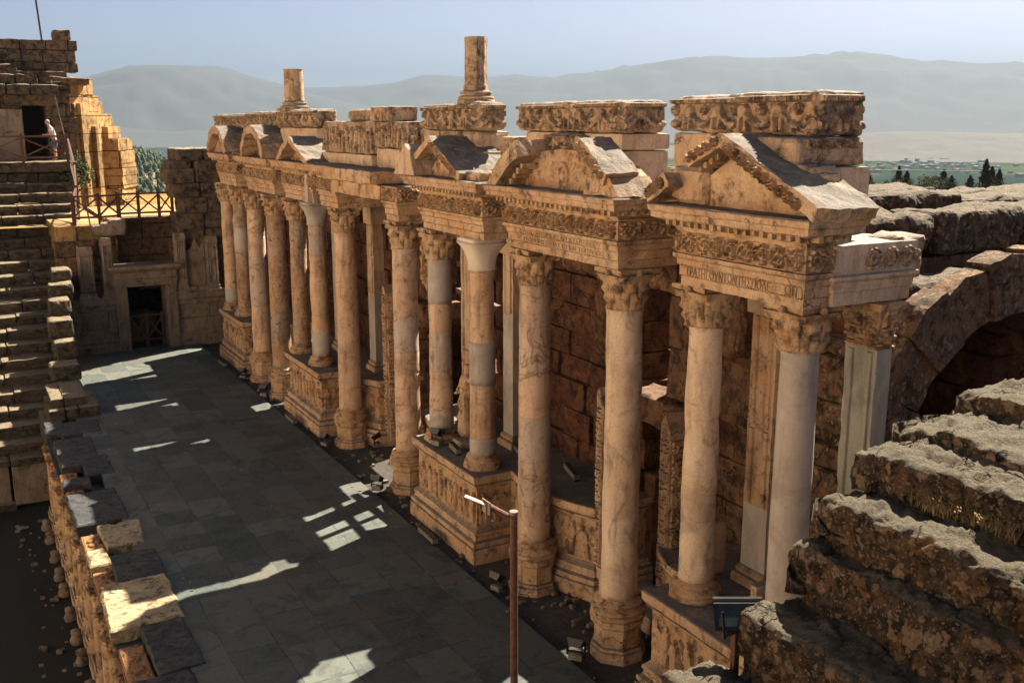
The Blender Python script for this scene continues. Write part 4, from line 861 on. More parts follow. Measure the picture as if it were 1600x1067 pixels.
for i, (y0, y1) in enumerate([(15.25, 16.6), (19.0, 19.85), (20.85, 21.9), (24.35, 24.9), (25.55, 26.3)]):
    t_ = thing('relief_block', ['orange carved panel below the narrow bottom slab', 'small orange carved panel above the big sunlit slab', 'orange carved panel left of the speckled slab', 'orange carved panel beyond the large dark slab', 'farthest orange carved panel under the thin slab'][i], 'relief block', (1.9, y0, -.35), 'orange panels between the edge slabs')
    mb = MB(); block(mb, 1.7, 2.1, y0, y1, -.42, -.1, .06, .03, .012, i); pb = mb.obj('panel_block', M['panelcore'], t_)
    mb = MB(); relief(mb, (1.74, y0 + .04, -.098), (1, 0, 0), (0, 1, 0), (0, 0, 1), .33, y1 - y0 - .08, f_scroll, .014, .04, i, 0); mb.obj('carving', M['panelcore'], pb)
# little stepped platform at the far end of the stage edge
for i, a in enumerate([(1.9, 3.3, 31.0, 33.0, -.3, .3), (2.0, 3.0, 31.3, 33.4, .3, .55), (1.75, 2.3, 31.4, 33.6, -2.9, -.3)]):
    mb = MB(); 
    if a[1] - a[0] > .6 and a[4] < 1: ashlar(mb, 'y', a[2], a[3], a[0], a[1], a[4], a[5], .28, (.35, .6), 70 + i, [], .04, .12)
    else: block(mb, *a, .15, .04, .03, 7)
    tag(mb.obj('stone_step', M['seat']), ['low stone step at the far left corner of the stage', 'upper stone step catching sun at the far left corner', 'stone pier below the far left corner of the stage'][i], 'stone step')

# ------------------------------------------------------------------ far seating wing
XE = [2.06, 2.16, 2.25, 2.35, 2.44, 2.54, 2.63, 2.73, 2.83, 2.92, 3.02, 3.77, 3.87, 3.98, 4.09, 4.19, 4.3, 4.41, 4.51, 4.62, 4.73, 4.83]
mb = MB(); prism(mb, [(32.75, -3.1), (49, -3.1), (49, 6.3), (47.3, 6.3), (32.75, -1.45)], -16, 1.95, 'x', 1.0, 0); mb2 = mb
tag(mb.obj('seating_bank', M['seat']), 'solid bank of earth and stone carrying the far seat rows', 'seating bank')
for i in range(22):
    z1 = -1.4 + .37 * (i + 1); y0 = 32.6 + .7 * i; rs = random.Random(i + 5); mb = MB(); x = XE[i]; k = 0
    while x > -6:
        L = rs.uniform(.9, 2.1); dz = rs.uniform(-.035, .02); dy = rs.uniform(-.05, .06)
        if True:
            block(mb, x - L + .01, x - .01, y0 + dy + .14, y0 + 1.3, z1 - .37, z1 - .12 + dz, .14, .04, .035, i * 31 + k)
            block(mb, x - L + .01, x - .01, y0 + dy, y0 + 1.3, z1 - .16 + dz, z1 + dz, .14, .045, .03, i * 37 + k, 3)
        x -= L; k += 1
    o = mb.obj('seat_row', M['seat'])
    w_ = ['lowest', 'second', 'third', 'fourth', 'fifth', 'sixth', 'seventh', 'eighth', 'ninth', 'tenth', 'eleventh', 'twelfth', 'thirteenth', 'fourteenth', 'fifteenth', 'sixteenth', 'seventeenth', 'eighteenth', 'nineteenth', 'twentieth', 'twenty first', 'topmost'][i]
    tag(o, w_ + ' stone seat row counted up from the orchestra wall', 'seat row', 'stone seat rows of the far wing')
# wall below the seats, plain panels with a ledge
t_ = thing('orchestra_wall', 'low panelled wall between the orchestra floor and the lowest seats', 'wall', (0, 32.6, -3))
mb = MB()
for i, (a, b_) in enumerate([(-6, -3.6), (-3.5, -1.4), (-1.35, .75), (.82, 2.0)]): block(mb, a, b_, 32.5 if i < 3 else 32.35, 33.4, -2.85, -1.62, .2, .03, .02, i)
mb.obj('wall_panel', M['endwall'], t_)
mb = MB(); loft(mb, [(-6, 32.5), (.75, 32.5), (.75, 33), (-6, 33)], [(.1, -3.05), (.1, -2.8), (.02, -2.74)], .2, .02, 4); block(mb, -6, .8, 32.35, 33.4, -1.62, -1.42, .15, .04, .03, 9); block(mb, .8, 2.05, 32.2, 33.4, -1.6, -1.36, .12, .04, .03, 10); mb.obj('ledge', M['seat'], t_)
# stacked stones at the row ends
for i, (x0, x1, y0, y1, z0, z1) in enumerate([(2.3, 3.1, 33.6, 34.4, -.1, .42), (2.25, 3.15, 34.0, 34.9, .42, .95), (2.5, 3.2, 35.0, 35.9, .95, 1.5), (2.45, 3.2, 35.6, 36.5, 1.5, 2.1), (2.6, 3.3, 36.8, 37.6, 2.1, 2.6), (2.7, 3.5, 37.6, 38.6, 2.6, 3.0), (2.9, 3.55, 38.4, 39.2, 3.0, 3.4)]):
    mb = MB(); block(mb, x0, x1, y0, y1, z0, z1, .08, .1, .06, 90 + i); block(mb, x0 + .1, x1 - .05, y0 + .2, y1 + 1.6, max(z0 - .9, -.1), z0 + .0, .2, .05, .04, 190 + i)
    tag(mb.obj('stacked_stone', M['seat']), ['lowest', 'second', 'third', 'fourth', 'fifth', 'sixth', 'topmost'][i] + ' rough stone of the stepped stack at the row ends', 'stone block', 'stepped stones at the ends of the seat rows')

# ------------------------------------------------------------------ end wall with the doorway
t_ = thing('end_wall', 'panelled marble end wall of the stage with small pilasters', 'wall', (6, 39.8, 0))
mb = MB(); ashlar(mb, 'y', 39.75, 40.5, 3.2, 5.2, -.1, 2.0, 1.0, (1.2, 2), 61, [], .01, .2, 0, .02, .01); ashlar(mb, 'y', 39.75, 40.5, 7.2, 9.6, -.1, 2.0, 1.0, (1.2, 2), 62, [], .01, .2, 0, .02, .01); mb.obj('lower_wall', M['endwall'], t_)
for (a, b_) in ((3.3, 5.1), (7.35, 9.4)):
    mb = MB(); loft(mb, [(a, 39.7), (b_, 39.7), (b_, 40.2), (a, 40.2)], [(.12, -.05), (.12, .25), (.06, .32), (.08, .42), (0, .5)], .15, .01, 3); mb.obj('plinth', M['endwall'], t_)
    mb = MB(); loft(mb, [(a, 39.7), (b_, 39.7), (b_, 40.4), (a, 40.4)], [(0, 1.55), (.04, 1.6), (.06, 1.75), (.14, 1.82), (.14, 2.02), (.1, 2.05)], .12, .02, 4, 5, .1); mb.obj('ledge', M['endwall'], t_)
for i, (a, b_, zt) in enumerate([(3.9, 4.42, 4.0), (4.72, 5.1, 4.3), (7.35, 7.75, 4.35), (8.5, 8.95, 4.15)]):
    mb = MB(); loft(mb, [(a, 39.62), (b_, 39.62), (b_, 40.0), (a, 40.0)], [(.08, 2.04), (.08, 2.12), (.03, 2.18), (.04, 2.25), (0, 2.3), (0, zt - .15), (-.02, zt)], .1, .015, 60 + i, 4, .08); relief(mb, (a + .03, 39.61, 2.35), (1, 0, 0), (0, 0, 1), (0, -1, 0), b_ - a - .06, zt - 2.6, f_panel, .02, .03, i); mb.obj('small_pilaster', M['endwall'], t_)
mb = MB(); prism(mb, [(7.8, 2.05), (8.48, 2.05), (8.48, 4.0), (8.3, 3.7), (8.12, 4.1), (8.0, 3.75), (7.8, 3.6)], 39.85, 40.1, 'y', .12, .02, 5); mb.obj('broken_panel', M['endwall'], t_)
mb = MB(); block(mb, 7.78, 8.48, 39.6, 39.9, 2.06, 2.26, .1, .03, .02, 5); mb.obj('sill_block', M['endwall'], t_)
mb = MB(); ashlar(mb, 'y', 40.0, 40.7, 3.2, 5.1, 2.0, 4.2, .55, (.6, 1), 63, [], .04, .2); ashlar(mb, 'y', 40.0, 40.7, 7.3, 9.8, 2.0, 4.0, .55, (.6, 1), 64, [], .04, .2); mb.obj('rear_masonry', M['redrub'], t_)
t_ = thing('doorway', 'moulded stone doorway in the end wall with dark room behind', 'doorway', (6.2, 39.7, 0))
for k, (a, b_) in enumerate(((5.08, 5.5), (6.88, 7.3))):
    mb = MB(); loft(mb, [(a, 39.5), (b_, 39.5), (b_, 40.5), (a, 40.5)], [(0, -.05), (0, 2.45)], .15, .01, 80 + k); 
    q = a if k == 0 else a; 
    for j in range(3): xx = (a + .08 + j * .12); block(mb, xx, xx + .06, 39.47, 39.55, 0, 2.44, .12, .01, .004, k * 5 + j)
    mb.obj('jamb', M['endwall'], t_)
mb = MB(); loft(mb, [(5.08, 39.5), (7.3, 39.5), (7.3, 40.5), (5.08, 40.5)], [(0, 2.44), (0, 2.55), (.03, 2.56), (.03, 2.7), (.06, 2.72), (.02, 2.76), (.02, 2.98), (.1, 3.02), (.2, 3.12), (.2, 3.2), (.18, 3.22)], .1, .012, 83, 5, .04); mb.obj('lintel', M['endwall'], t_)
# room behind the doorway
t_ = thing('back_room_wall', 'dark masonry of the room seen through the end doorway', 'wall', (6, 44, 0))
mb = MB(); ashlar(mb, 'y', 45, 45.6, 3.5, 8.2, -.1, 4.6, .5, (.6, 1.1), 66, [(6.75, 8.1, 1.3, 2.5)], .05, .25); ashlar(mb, 'x', 3.6, 4.2, 40.6, 45, -.1, 4.6, .6, (.8, 1.4), 67, [], .03, .3); mb.obj('stone_courses', M['redrub'], t_)
mb = MB(); ashlar(mb, 'x', 8.6, 9.2, 40.6, 45, -.1, 4.6, .6, (.8, 1.4), 68, [], .03, .3); mb.obj('side_wall', M['redrub'], t_)
mb = MB(); prism(mb, [(6.2, 45.9), (6.6, 45.8), (8.6, 48.6), (8.6, 50), (6.2, 50)], -.1, 4.2, 'z', .2, .04, 5); mb.obj('outer_masonry', M['towerwall'], t_)
struct(sheet('back_room_floor', 2.7, 9.6, 39.9, 46, -.02, M['earth'], .4, .03), 'dark floor of the room behind the end doorway')
for i, a in enumerate([(5.6, 6.2, 41.2, 42, 0, .6), (6.1, 6.9, 42.5, 43.4, 0, .9), (5.4, 5.9, 43, 43.6, 0, 1.3)]):
    mb = MB(); block(mb, *a, .12, .1, .05, 200 + i, rz=.3); tag(mb.obj('fallen_block', M['towerwall']), ['nearest', 'widest', 'tallest'][i] + ' sunlit fallen block inside the end doorway', 'stone block')
# arched brickwork above the doorway
t_ = thing('relieving_arch_wall', 'orange brown wall with a shallow arch above the end doorway', 'wall', (6.3, 41, 3))
mb = MB(); ashlar(mb, 'y', 41.0, 41.8, 5.35, 7.6, 2.9, 4.9, .6, (.8, 1.2), 72, [], .03, .2); mb.obj('stone_courses', M['brickfill'], t_)
mb = MB(); A = np.linspace(R(25), R(120), 9)
for k in range(8):
    a, b_ = A[k], A[k + 1] - .02; c_ = (6.95, 2.4); P = [(c_[0] + r_ * math.cos(q), c_[1] + r_ * math.sin(q)) for r_, q in ((1.15, a), (1.38, a), (1.38, b_), (1.15, b_))]; prism(mb, P, 40.88, 41.2, 'y', .15, .01, k)
mb.obj('arch_ring', M['redrub'], t_)
mb = MB(); block(mb, 5.2, 5.42, 40.5, 41.7, 3.1, 4.9, .15, .04, .03, 4); mb.obj('edge_pier', M['towerwall'], t_)
# dark pier between end wall and facade
t_ = thing('stone_pier', 'dark stacked stone pier with overhanging top block left of the facade', 'pier', (8.3, 40, 0))
for i, (a, b_, z0, z1, y0) in enumerate([(7.55, 9.6, 3.9, 4.45, 39.9), (7.5, 9.6, 4.45, 5.05, 39.8), (7.75, 9.7, 5.05, 5.65, 39.8), (7.45, 9.5, 5.65, 6.2, 39.75), (7.25, 8.3, 6.2, 6.75, 39.7), (7.35, 8.2, 6.75, 7.05, 39.8), (7.6, 9.6, 7.05, 7.5, 39.6), (8.3, 9.6, 6.2, 7.05, 39.75)]):
    mb = MB(); n_ = 2 if b_ - a > 1.5 else 1
    for q in range(n_): block(mb, a + (b_ - a) / n_ * q + .01, a + (b_ - a) / n_ * (q + 1) - .01, y0 + .05 * q, 41.2, z0, z1, .12, .06, .05, 300 + i * 3 + q)
    mb.obj('stone_course', M['tower'], t_)
# ------------------------------------------------------------------ tower at upper left
t_ = thing('ruined_tower', 'tall dark ashlar wall end above the far seats with sunlit right face', 'tower', (0, 49, 6.7))
mb = MB(); ashlar(mb, 'y', 48.6, 50.2, -8, 5.15, 6.7, 10.6, .62, (.9, 1.7), 81, [(3.15, 4.05, 6.9, 9.15)], .06, .22, .15); mb.obj('stone_courses', M['tower'], t_)
mb = MB(); ashlar(mb, 'y', 49.3, 50.4, -8, 5.6, 10.6, 11.95, .45, (.7, 1.1), 82, [], .06, .18, .12); block(mb, 4.7, 5.4, 49.2, 50.2, 11.95, 12.4, .12, .08, .05, 3); mb.obj('parapet', M['tower'], t_)
mb = MB()
for k in range(5):
    z = 9.6 + .42 * k; x = 4.6 - .75 * k; 
    while x > -6: L = rnd.uniform(.8, 1.7); block(mb, x - L, x - .02, 47.9 + .32 * k, 49.6, z, z + .42, .18, .05, .05, int(k * 30 + x * 3) + 50); x -= L
mb.obj('upper_steps', M['seat'], t_)
mb = MB(); box(mb, 3.1, 4.1, 49.9, 50.15, 6.8, 9.2); mb.obj('recess_shade', M['dark'], t_)  # near-black box stands in for the shade inside the doorway
mb = MB(); block(mb, 1.2, 3.1, 48.1, 48.7, 6.8, 9.0, .2, .03, .02, 4); block(mb, 2.3, 3.05, 48.05, 48.6, 8.1, 8.7, .2, .03, .02, 5); mb.obj('low_wall', M['endwall'], t_)
mb = MB(); block(mb, 2.5, 4.6, 48.35, 48.75, 9.15, 9.6, .15, .05, .04, 6); block(mb, 4.3, 5.9, 48.4, 49.6, 10.1, 10.35, .12, .06, .05, 7, ry=.06); mb.obj('lintel', M['tower'], t_)
z = 3.0; k = 0
mb = MB()
while z < 10.4:
    j = rnd.uniform(-.05, .05); e = 0 if z < 9 else (z - 9) * .5
    prism(mb, [(4.9, 49.0), (5.08 + j, 48.62 + j), (6.5 - e + j, 50.65 - e * 1.4), (6.5 - e, 54), (4.9, 54)], z + .01, z + .73, 'z', .16, .035, 84 + k); z += .74; k += 1
for q, (x, y) in enumerate([(5.45, 49.15), (6.1, 50.05)]): block(mb, x - .12, x + .2, y - .2, y + .2, 3, 9.3 - q, .2, .05, .05, 310 + q, rz=-.6)
mb.obj('side_facing', M['towerwall'], t_)
t_ = thing('descending_wall', 'ragged wall with a dark face and golden edge stepping down right of the tower', 'wall', (7.2, 52, 0))
z = 2.0; k = 0
while z < 8.9:
    j = rnd.uniform(-.08, .08); e = max(0, z - 6.9) * .55; mb = MB()
    prism(mb, [(6.3, 50.8), (6.35, 50.7 + j), (7.25 - e + j, 50.72 + j), (8.1 - e * 1.2 + j, 52.1), (8.1 - e, 55), (6.3, 55)], z + .01, z + .56, 'z', .16, .05, 184 + k); z += .57; k += 1
    mb.obj('wall_course', M['towerwall'], t_)
mb = MB(); tube(mb, (4.25, 49.5, 11.8), (4.05, 49.5, 15.8), .04, 8); tag(mb.obj('mast', M['black'], None), 'thin dark mast standing on top of the upper left tower', 'mast')
t_ = thing('rod_ladder', 'thin pale rod with short rungs leaning beside the visitor', 'rod', (4.5, 48, 6.9))
mb = MB(); tube(mb, (4.75, 48.0, 7.2), (4.35, 48.2, 10.2), .022, 6); tube(mb, (4.1, 48.15, 9.95), (4.75, 48.15, 10.0), .018, 6); tube(mb, (4.15, 48.15, 10.12), (4.7, 48.15, 10.16), .018, 6); mb.obj('rod', M['grey'], t_)
# walkway
mb = MB(); block(mb, -8, 4.9, 46.2, 48.8, 6.45, 6.86, .3, .05, .04, 5); tag(mb.obj('upper_walkway', M['seat']), 'stone walkway above the far seats where the visitor stands', 'walkway')

# ------------------------------------------------------------------ fences
def fence(pts, h, lab, group='brown wooden fences with crossed braces', th=.09):
    t_ = thing('fence', lab, 'fence', pts[0], group); P = [np.array(p, float) for p in pts]
    for i, p in enumerate(P):
        mb = MB(); bar(mb, p - (0, 0, .1), p + (0, 0, h + .12), th * 1.15, th * 1.15); mb.obj('post', M['wood'], t_)
    for a, b_ in zip(P, P[1:]):
        for zz in (h, .12 * h + .06):
            mb = MB(); bar(mb, a + (0, 0, zz), b_ + (0, 0, zz), th * .8, th * .8); mb.obj('rail', M['wood'], t_)
        mb = MB(); bar(mb, a + (0, 0, h - .05), b_ + (0, 0, .2), th * .6, th * .6); mb.obj('brace', M['wood'], t_)
        mb = MB(); bar(mb, a + (0, .03, .2), b_ + (0, .03, h - .05), th * .6, th * .6); mb.obj('brace', M['wood'], t_)
fence([(-3.2, 46.35, 6.85), (-1.6, 46.35, 6.85), (0, 46.35, 6.85), (1.0, 46.35, 6.85), (2.85, 46.35, 6.85), (4.55, 46.35, 6.85)], 1.05, 'crossed fence along the upper walkway in front of the visitor')
fence([(4.6, 46.3, 6.7), (4.55, 44.2, 5.7), (4.3, 42.0, 4.9), (4.0, 40.5, 4.6)], 1.1, 'fence running down steeply beside the ends of the upper seats')
fence([(3.95, 40.3, 4.85), (4.85, 40.3, 4.85), (5.6, 40.6, 4.85)], .95, 'short fence on the end wall in front of the sunlit tower foot')
fence([(5.6, 40.9, 4.9), (6.35, 40.9, 4.9), (7.1, 40.9, 4.9), (7.6, 40.9, 4.9)], .9, 'fence above the end doorway with yellow grass behind')
fence([(5.62, 40.2, .05), (6.2, 40.2, .05), (6.8, 40.2, .05)], 1.15, 'low crossed gate standing inside the end doorway')
mb = MB(); tube(mb, (4.3, 39.9, 6.2), (4.55, 39.9, 3.95), .03, 6); tag(mb.obj('metal_rod', M['rust']), 'thin dark rod standing at the left end of the end wall', 'rod')
mb = MB(); 
for k in range(3): block(mb, 4.5 + .3 * k, 5.0 + .35 * k, 39.9, 40.4, 4.35, 4.75 + .1 * k, .1, .1, .05, 420 + k)
tag(mb.obj('rubble_heap', M['endwall']), 'grey rubble lying on top of the end wall by the short fence', 'rubble', kind='stuff')
mb = MB(); box(mb, 3.3, 5.2, 40.2, 48.5, 3.5, 4.72); box(mb, 5.2, 9.5, 41.2, 48, 4.4, 4.82); struct(mb.obj('terrace_ground', M['towerwall']), 'yellow earth terrace behind the end wall')

# ------------------------------------------------------------------ visitor
t_ = thing('person', 'visitor in white t-shirt and denim shorts bending forward by the dark doorway', 'person', (4.2, 47.6, 6.86))
px_, py_, pz_ = 4.2, 47.6, 6.86
def PJ(L): return [((a[0] + px_, a[1] + py_, a[2] + pz_), r_) for a, r_ in L]
skinc = plain('skin', (.42, .22, .14), .6, 0, (.36, .18, .12)); shirt = plain('white_cotton', (.62, .62, .62), .9, 0, (.5, .5, .52)); denim = plain('denim', (.07, .11, .17), .9, 0, (.05, .08, .13)); hairm = plain('grey_hair', (.30, .27, .24), .9)
body = skinfig('body', PJ([((0, 0, .9), (.13, .1)), ((-.04, -.01, 1.1), (.12, .09)), ((-.12, -.02, 1.34), (.15, .1)), ((-.17, -.03, 1.46), (.05, .05)), ((-.22, -.04, 1.56), (.075, .085)), ((-.235, -.05, 1.65), (.06, .065)),
    ((-.1, .18, 1.37), (.05, .05)), ((-.16, .22, 1.12), (.042, .042)), ((-.38, .1, 1.08), (.03, .03)), ((-.46, .06, 1.1), (.03, .02)), ((-.1, -.2, 1.37), (.05, .05)), ((-.14, -.24, 1.12), (.042, .042)), ((-.36, -.14, 1.06), (.03, .03)), ((-.45, -.1, 1.08), (.03, .02)),
    ((.02, .1, .82), (.09, .09)), ((0, .12, .46), (.06, .06)), ((.04, .12, .08), (.04, .04)), ((-.1, .12, .03), (.045, .03)), ((.02, -.1, .82), (.09, .09)), ((-.03, -.12, .46), (.06, .06)), ((-.02, -.12, .08), (.04, .04)), ((-.16, -.12, .03), (.045, .03))]),
    [(0, 1), (1, 2), (2, 3), (3, 4), (4, 5), (2, 6), (6, 7), (7, 8), (8, 9), (2, 10), (10, 11), (11, 12), (12, 13), (0, 14), (14, 15), (15, 16), (16, 17), (0, 18), (18, 19), (19, 20), (20, 21)], skinc, t_)
skinfig('t_shirt', PJ([((0, 0, .92), (.155, .125)), ((-.04, -.01, 1.1), (.15, .12)), ((-.12, -.02, 1.35), (.175, .125)), ((-.1, .18, 1.37), (.075, .07)), ((-.15, .225, 1.2), (.07, .065)), ((-.1, -.2, 1.37), (.075, .07)), ((-.13, -.245, 1.2), (.07, .065))]), [(0, 1), (1, 2), (2, 3), (3, 4), (2, 5), (5, 6)], shirt, t_)
skinfig('shorts', PJ([((.01, 0, .9), (.15, .125)), ((.02, .1, .78), (.11, .11)), ((0, .125, .5), (.09, .09)), ((.02, -.1, .78), (.11, .11)), ((-.02, -.125, .5), (.09, .09))]), [(0, 1), (1, 2), (0, 3), (3, 4)], denim, t_)
mb = MB(); lathe(mb, (px_ - .215, py_ - .04, pz_ + 1.6), [(.088, -.04), (.096, .02), (.08, .08), (.045, .115), (.001, .125)], 14, .008, 3); mb.obj('hair', hairm, t_, True)
# ------------------------------------------------------------------ big arch and upper rocks on the right
t_ = thing('stone_arch', 'big rough stone arch with a dark vault behind, right of the grey pilaster', 'arch', (12.8, 8.6, 3))
cx, cz = 12.9, 3.82; A = np.linspace(R(172), R(20), 10)
for k in range(9):
    a, b_ = A[k] - .004, A[k + 1] + .004; m_ = (a + b_) / 2; r1 = 2.88 + .06 * (k % 3 - 1)
    P = [(cx + 2.07 * math.cos(a), cz + 2.07 * math.sin(a)), (cx + r1 * math.cos(a), cz + r1 * math.sin(a)), (cx + r1 * 1.02 * math.cos(m_), cz + r1 * 1.02 * math.sin(m_)), (cx + r1 * math.cos(b_), cz + r1 * math.sin(b_)), (cx + 2.07 * math.cos(b_), cz + 2.07 * math.sin(b_)), (cx + 2.07 * math.cos(m_), cz + 2.07 * math.sin(m_))]
    mb = MB(); prism(mb, P, 8.62 + .05 * (k % 2), 9.0, 'y', .06, .04, 500 + k); mb.obj('voussoir', M['archstone'], t_)
mb = MB(); ashlar(mb, 'y', 8.75, 10.6, 10.3, 10.95, .0, 4.1, .7, (.7, .9), 510, [], .06, .14, 0, .06, .05); ashlar(mb, 'y', 8.85, 10.4, 10.35, 10.85, 4.1, 5.6, .7, (.5, .6), 511, [], .05, .12, 0, .08, .05); mb.obj('pier', M['archstone'], t_)
mb = MB(); A = np.linspace(R(180), R(0), 13)  # vault soffit running back
for k in range(12):
    P = [(cx + r_ * math.cos(q), cz + r_ * math.sin(q)) for r_, q in ((2.09, A[k]), (2.4, A[k]), (2.4, A[k + 1]), (2.09, A[k + 1]))]; prism(mb, P, 9.0, 13.4, 'y', .3, .03, k)
mb.obj('vault', M['redrub'], t_)
mb = MB(); ashlar(mb, 'y', 12.6, 13.5, 10.6, 16, 0, 6.0, .8, (1, 1.6), 512, [], .05, .3); ashlar(mb, 'x', 10.7, 11.02, 10.4, 12.6, 0, 4.4, .8, (1, 1.6), 513, [], .02, .3); mb.obj('vault_wall', M['redrub'], t_)
UP = 'huge weathered blocks on top of the building at right'
ups = [(11.0, 13.3, 10.4, 11.6, 6.45, 7.10, 'brown weathered block just right of the grey pilaster entablature'), (13.35, 15.6, 10.45, 11.5, 6.42, 7.12, 'thick pitted block in the row above the arch, middle one'), (15.65, 19.8, 10.38, 11.7, 6.40, 7.06, 'long thick lichen covered block reaching the right edge above the arch'),
       (11.1, 13.6, 12.5, 13.8, 6.45, 7.22, 'flat block with a pale rim behind the brown weathered one'), (13.7, 17.0, 12.7, 13.9, 6.45, 7.2, 'flat dark topped block on the upper right, second layer'), (17.1, 22, 12.5, 13.6, 6.4, 7.08, 'flat block at the right edge, second layer'),
       (14.0, 16.5, 15.2, 16.6, 6.3, 6.8, 'reddish low wall block near the big pediment tip'), (16.6, 19.5, 15.3, 16.3, 6.3, 7.08, 'low wall block in the third layer under the green trees'), (19.6, 26, 15.0, 16.2, 6.2, 6.92, 'farthest low wall block at the right edge'), (14.5, 18.5, 18.2, 19.6, 6.0, 6.75, 'far pale block in grass just right of the pediment tip'),
       (11.0, 12.6, 9.5, 10.3, 6.0, 6.3, 'dark rubble slab between the long block and the arch'), (12.7, 16, 9.6, 10.4, 5.7, 6.25, 'shadowed ledge stone above the crown of the arch')]
for i, (x0, x1, y0, y1, z0, z1, lab) in enumerate(ups):
    mb = MB(); block(mb, x0, x1, y0, y1, z0, z1, .055, .16, .13, 520 + i, 2.2); tag(mb.obj('weathered_block', M['rockb']), lab, 'stone block', UP)
mb = MB(); box(mb, 14.0, 26, 12.6, 18.0, 5.0, 6.5); box(mb, 11.0, 26, 10.6, 12.6, 5.6, 6.4); box(mb, 14.95, 26, 9.5, 12.6, 0, 6.1); tag(mb.obj('building_fill', M['redrub']), 'solid masonry mass carrying the huge weathered blocks', 'masonry')

# ------------------------------------------------------------------ foreground rocks
def rock(x0, x1, y0, y1, z0, z1, lab, seed, cell=.035, r=.12, n=.055, tip=.15, rz=0., crack=None):
    h = np.array([x1 - x0, y1 - y0, z1 - z0]) / 2; c = np.array([x1 + x0, y1 + y0, z1 + z0]) / 2
    ns = [max(4, min(150, int(2 * a / cell))) for a in h]; V, F = unitbox(*ns); P = V * h; S = P + c + seed
    rr = np.clip(r * (1 + 1.3 * fbm(S, 1.6, seed, 3)), r * .2, h.min() * .95)[:, None]
    q = np.clip(P, -(h - rr), h - rr); d = P - q; L = np.linalg.norm(d, axis=1, keepdims=True); L[L == 0] = 1; dn = d / L; P = q + dn * rr
    big = fbm(S, 1.1, seed + 3, 3); mid = fbm(S, 4.2, seed + 6, 3); fine = fbm(S, 15, seed + 9, 3); bd = vn(S * (1, .25, 1), 5.5, seed + 12)
    pit = -np.clip(fbm(S, 10, seed + 14, 2) - .25, 0, 1) * 2.2 - 1.1 * np.clip(.12 - np.abs(fbm(S, 2.3, seed + 20, 2)), 0, .12) / .12 * (fbm(S, 1.7, seed + 21, 2) > .1) + .9 * (.5 - np.abs(fbm(S, 5, seed + 23, 3)))
    P = P + dn * (n * (1.7 * big + .9 * mid + .5 * bd + .55 * pit) + .034 * fine)[:, None]
    wq = S * (3.2, 1.7, 4.0) + .9 * np.stack([vn(S, 2.5, seed + 31), vn(S, 2.5, seed + 32), vn(S, 2.5, seed + 33)], -1); ci = np.floor(wq).astype(np.int64)
    hh = (ci[:, 0] * 73856093) ^ (ci[:, 1] * 19349663) ^ (ci[:, 2] * 83492791 + seed * 977); hh = ((hh ^ (hh >> 11)) & 1023) / 1023. - .5
    P = P + dn * (hh * .062)[:, None]
    # tip erodes inward
    ty = np.clip((P[:, 1] - (h[1] - tip * 2.2)) / (tip * 2.2), 0, 1); P[:, 2] -= ty ** 2 * tip * .5 * np.sign(P[:, 2] + h[2] * .3); P[:, 0] += ty ** 2 * tip * .5 * (P[:, 0] < 0)
    m_ = MB().add(P, F)
    if rz: m_.xf(rz)
    m_.xf(0, c); return tag(m_.obj('rock_block', M['rock'], None, True), lab, 'rock', 'big lichen covered blocks in the lower right corner')
rock(5.12, 6.9, 1.5, 5.62, 3.3, 4.76, 'lowest foreground block with a sunlit rounded corner and shadowed dark top', 1, .034, .09, .05, .2)
rock(5.6, 7.0, 1.2, 5.62, 4.62, 5.25, 'long foreground block covered with round pale lichen spots', 2, .024, .08, .05, .3)
rock(5.76, 7.7, 1.2, 5.60, 5.16, 5.62, 'broad topped foreground block with small dry weeds growing behind its edge', 3, .024, .07, .05, .3, R(-1.2))
rock(6.30, 8.6, 1.6, 5.64, 5.44, 5.93, 'foreground block with a deep pit, third from the top of the stair of blocks', 4, .028, .06, .05, .25, R(2.0))
rock(6.68, 9.2, 2.2, 5.60, 5.78, 6.05, 'second highest foreground block, narrow and grey', 5, .03, .06, .045, .25, R(-1.5))
rock(7.5, 10.2, 2.6, 5.62, 5.9, 6.25, 'highest foreground block, touching the right edge of the picture', 6, .032, .06, .045, .25)
rock(5.3, 6.3, 2.2, 3.32, 5.15, 5.6, 'corner of a sunlit block poking in at the lower right edge', 8, .03, .12, .05, .1)
rock(4.5, 5.1, 5.2, 5.8, 3.7, 4.24, 'small bluish topped boulder at the bottom edge beside the rusty floodlight post', 7, .03, .16, .05, .1)
mb = MB(); block(mb, 5.4, 11, -4, 5.0, -3, 4.5, .4, .1, .1, 9); block(mb, 6.6, 12, -4, 5.0, 3, 5.5, .4, .1, .1, 10); block(mb, 8.2, 12, -4, 5.0, 3, 5.75, .4, .1, .1, 11); tag(mb.obj('rubble_core', M['redrub']), 'rubble masonry under the big foreground blocks', 'masonry')
mb = MB(); rs = random.Random(12)
for k in range(420):
    if k < 260: x, y, z = rs.uniform(8.08, 9.7), rs.uniform(11.2, 34), -.07
    elif k < 340: x, y, z = rs.uniform(.6, 1.45), rs.uniform(12, 31), -2.99
    else: x, y, z = rs.choice([rs.uniform(7.2, 8.1), rs.uniform(2.9, 3.6)]), rs.uniform(11, 39), .0
    if 8.3 < x and (16.4 < y < 19.8 or 25.9 < y < 29.4): continue
    s_ = rs.uniform(.02, .075) * (1.5 if k < 260 else .6 if k >= 340 else 1.6); block(mb, x, x + s_ * rs.uniform(.8, 1.8), y, y + s_ * rs.uniform(.8, 1.5), z - .01, z + s_ * .7, .2, s_ * .25, s_ * .15, k)
tag(mb.obj('rubble', M['endwall']), 'small loose stones scattered along the feet of the walls', 'rubble', kind='stuff')
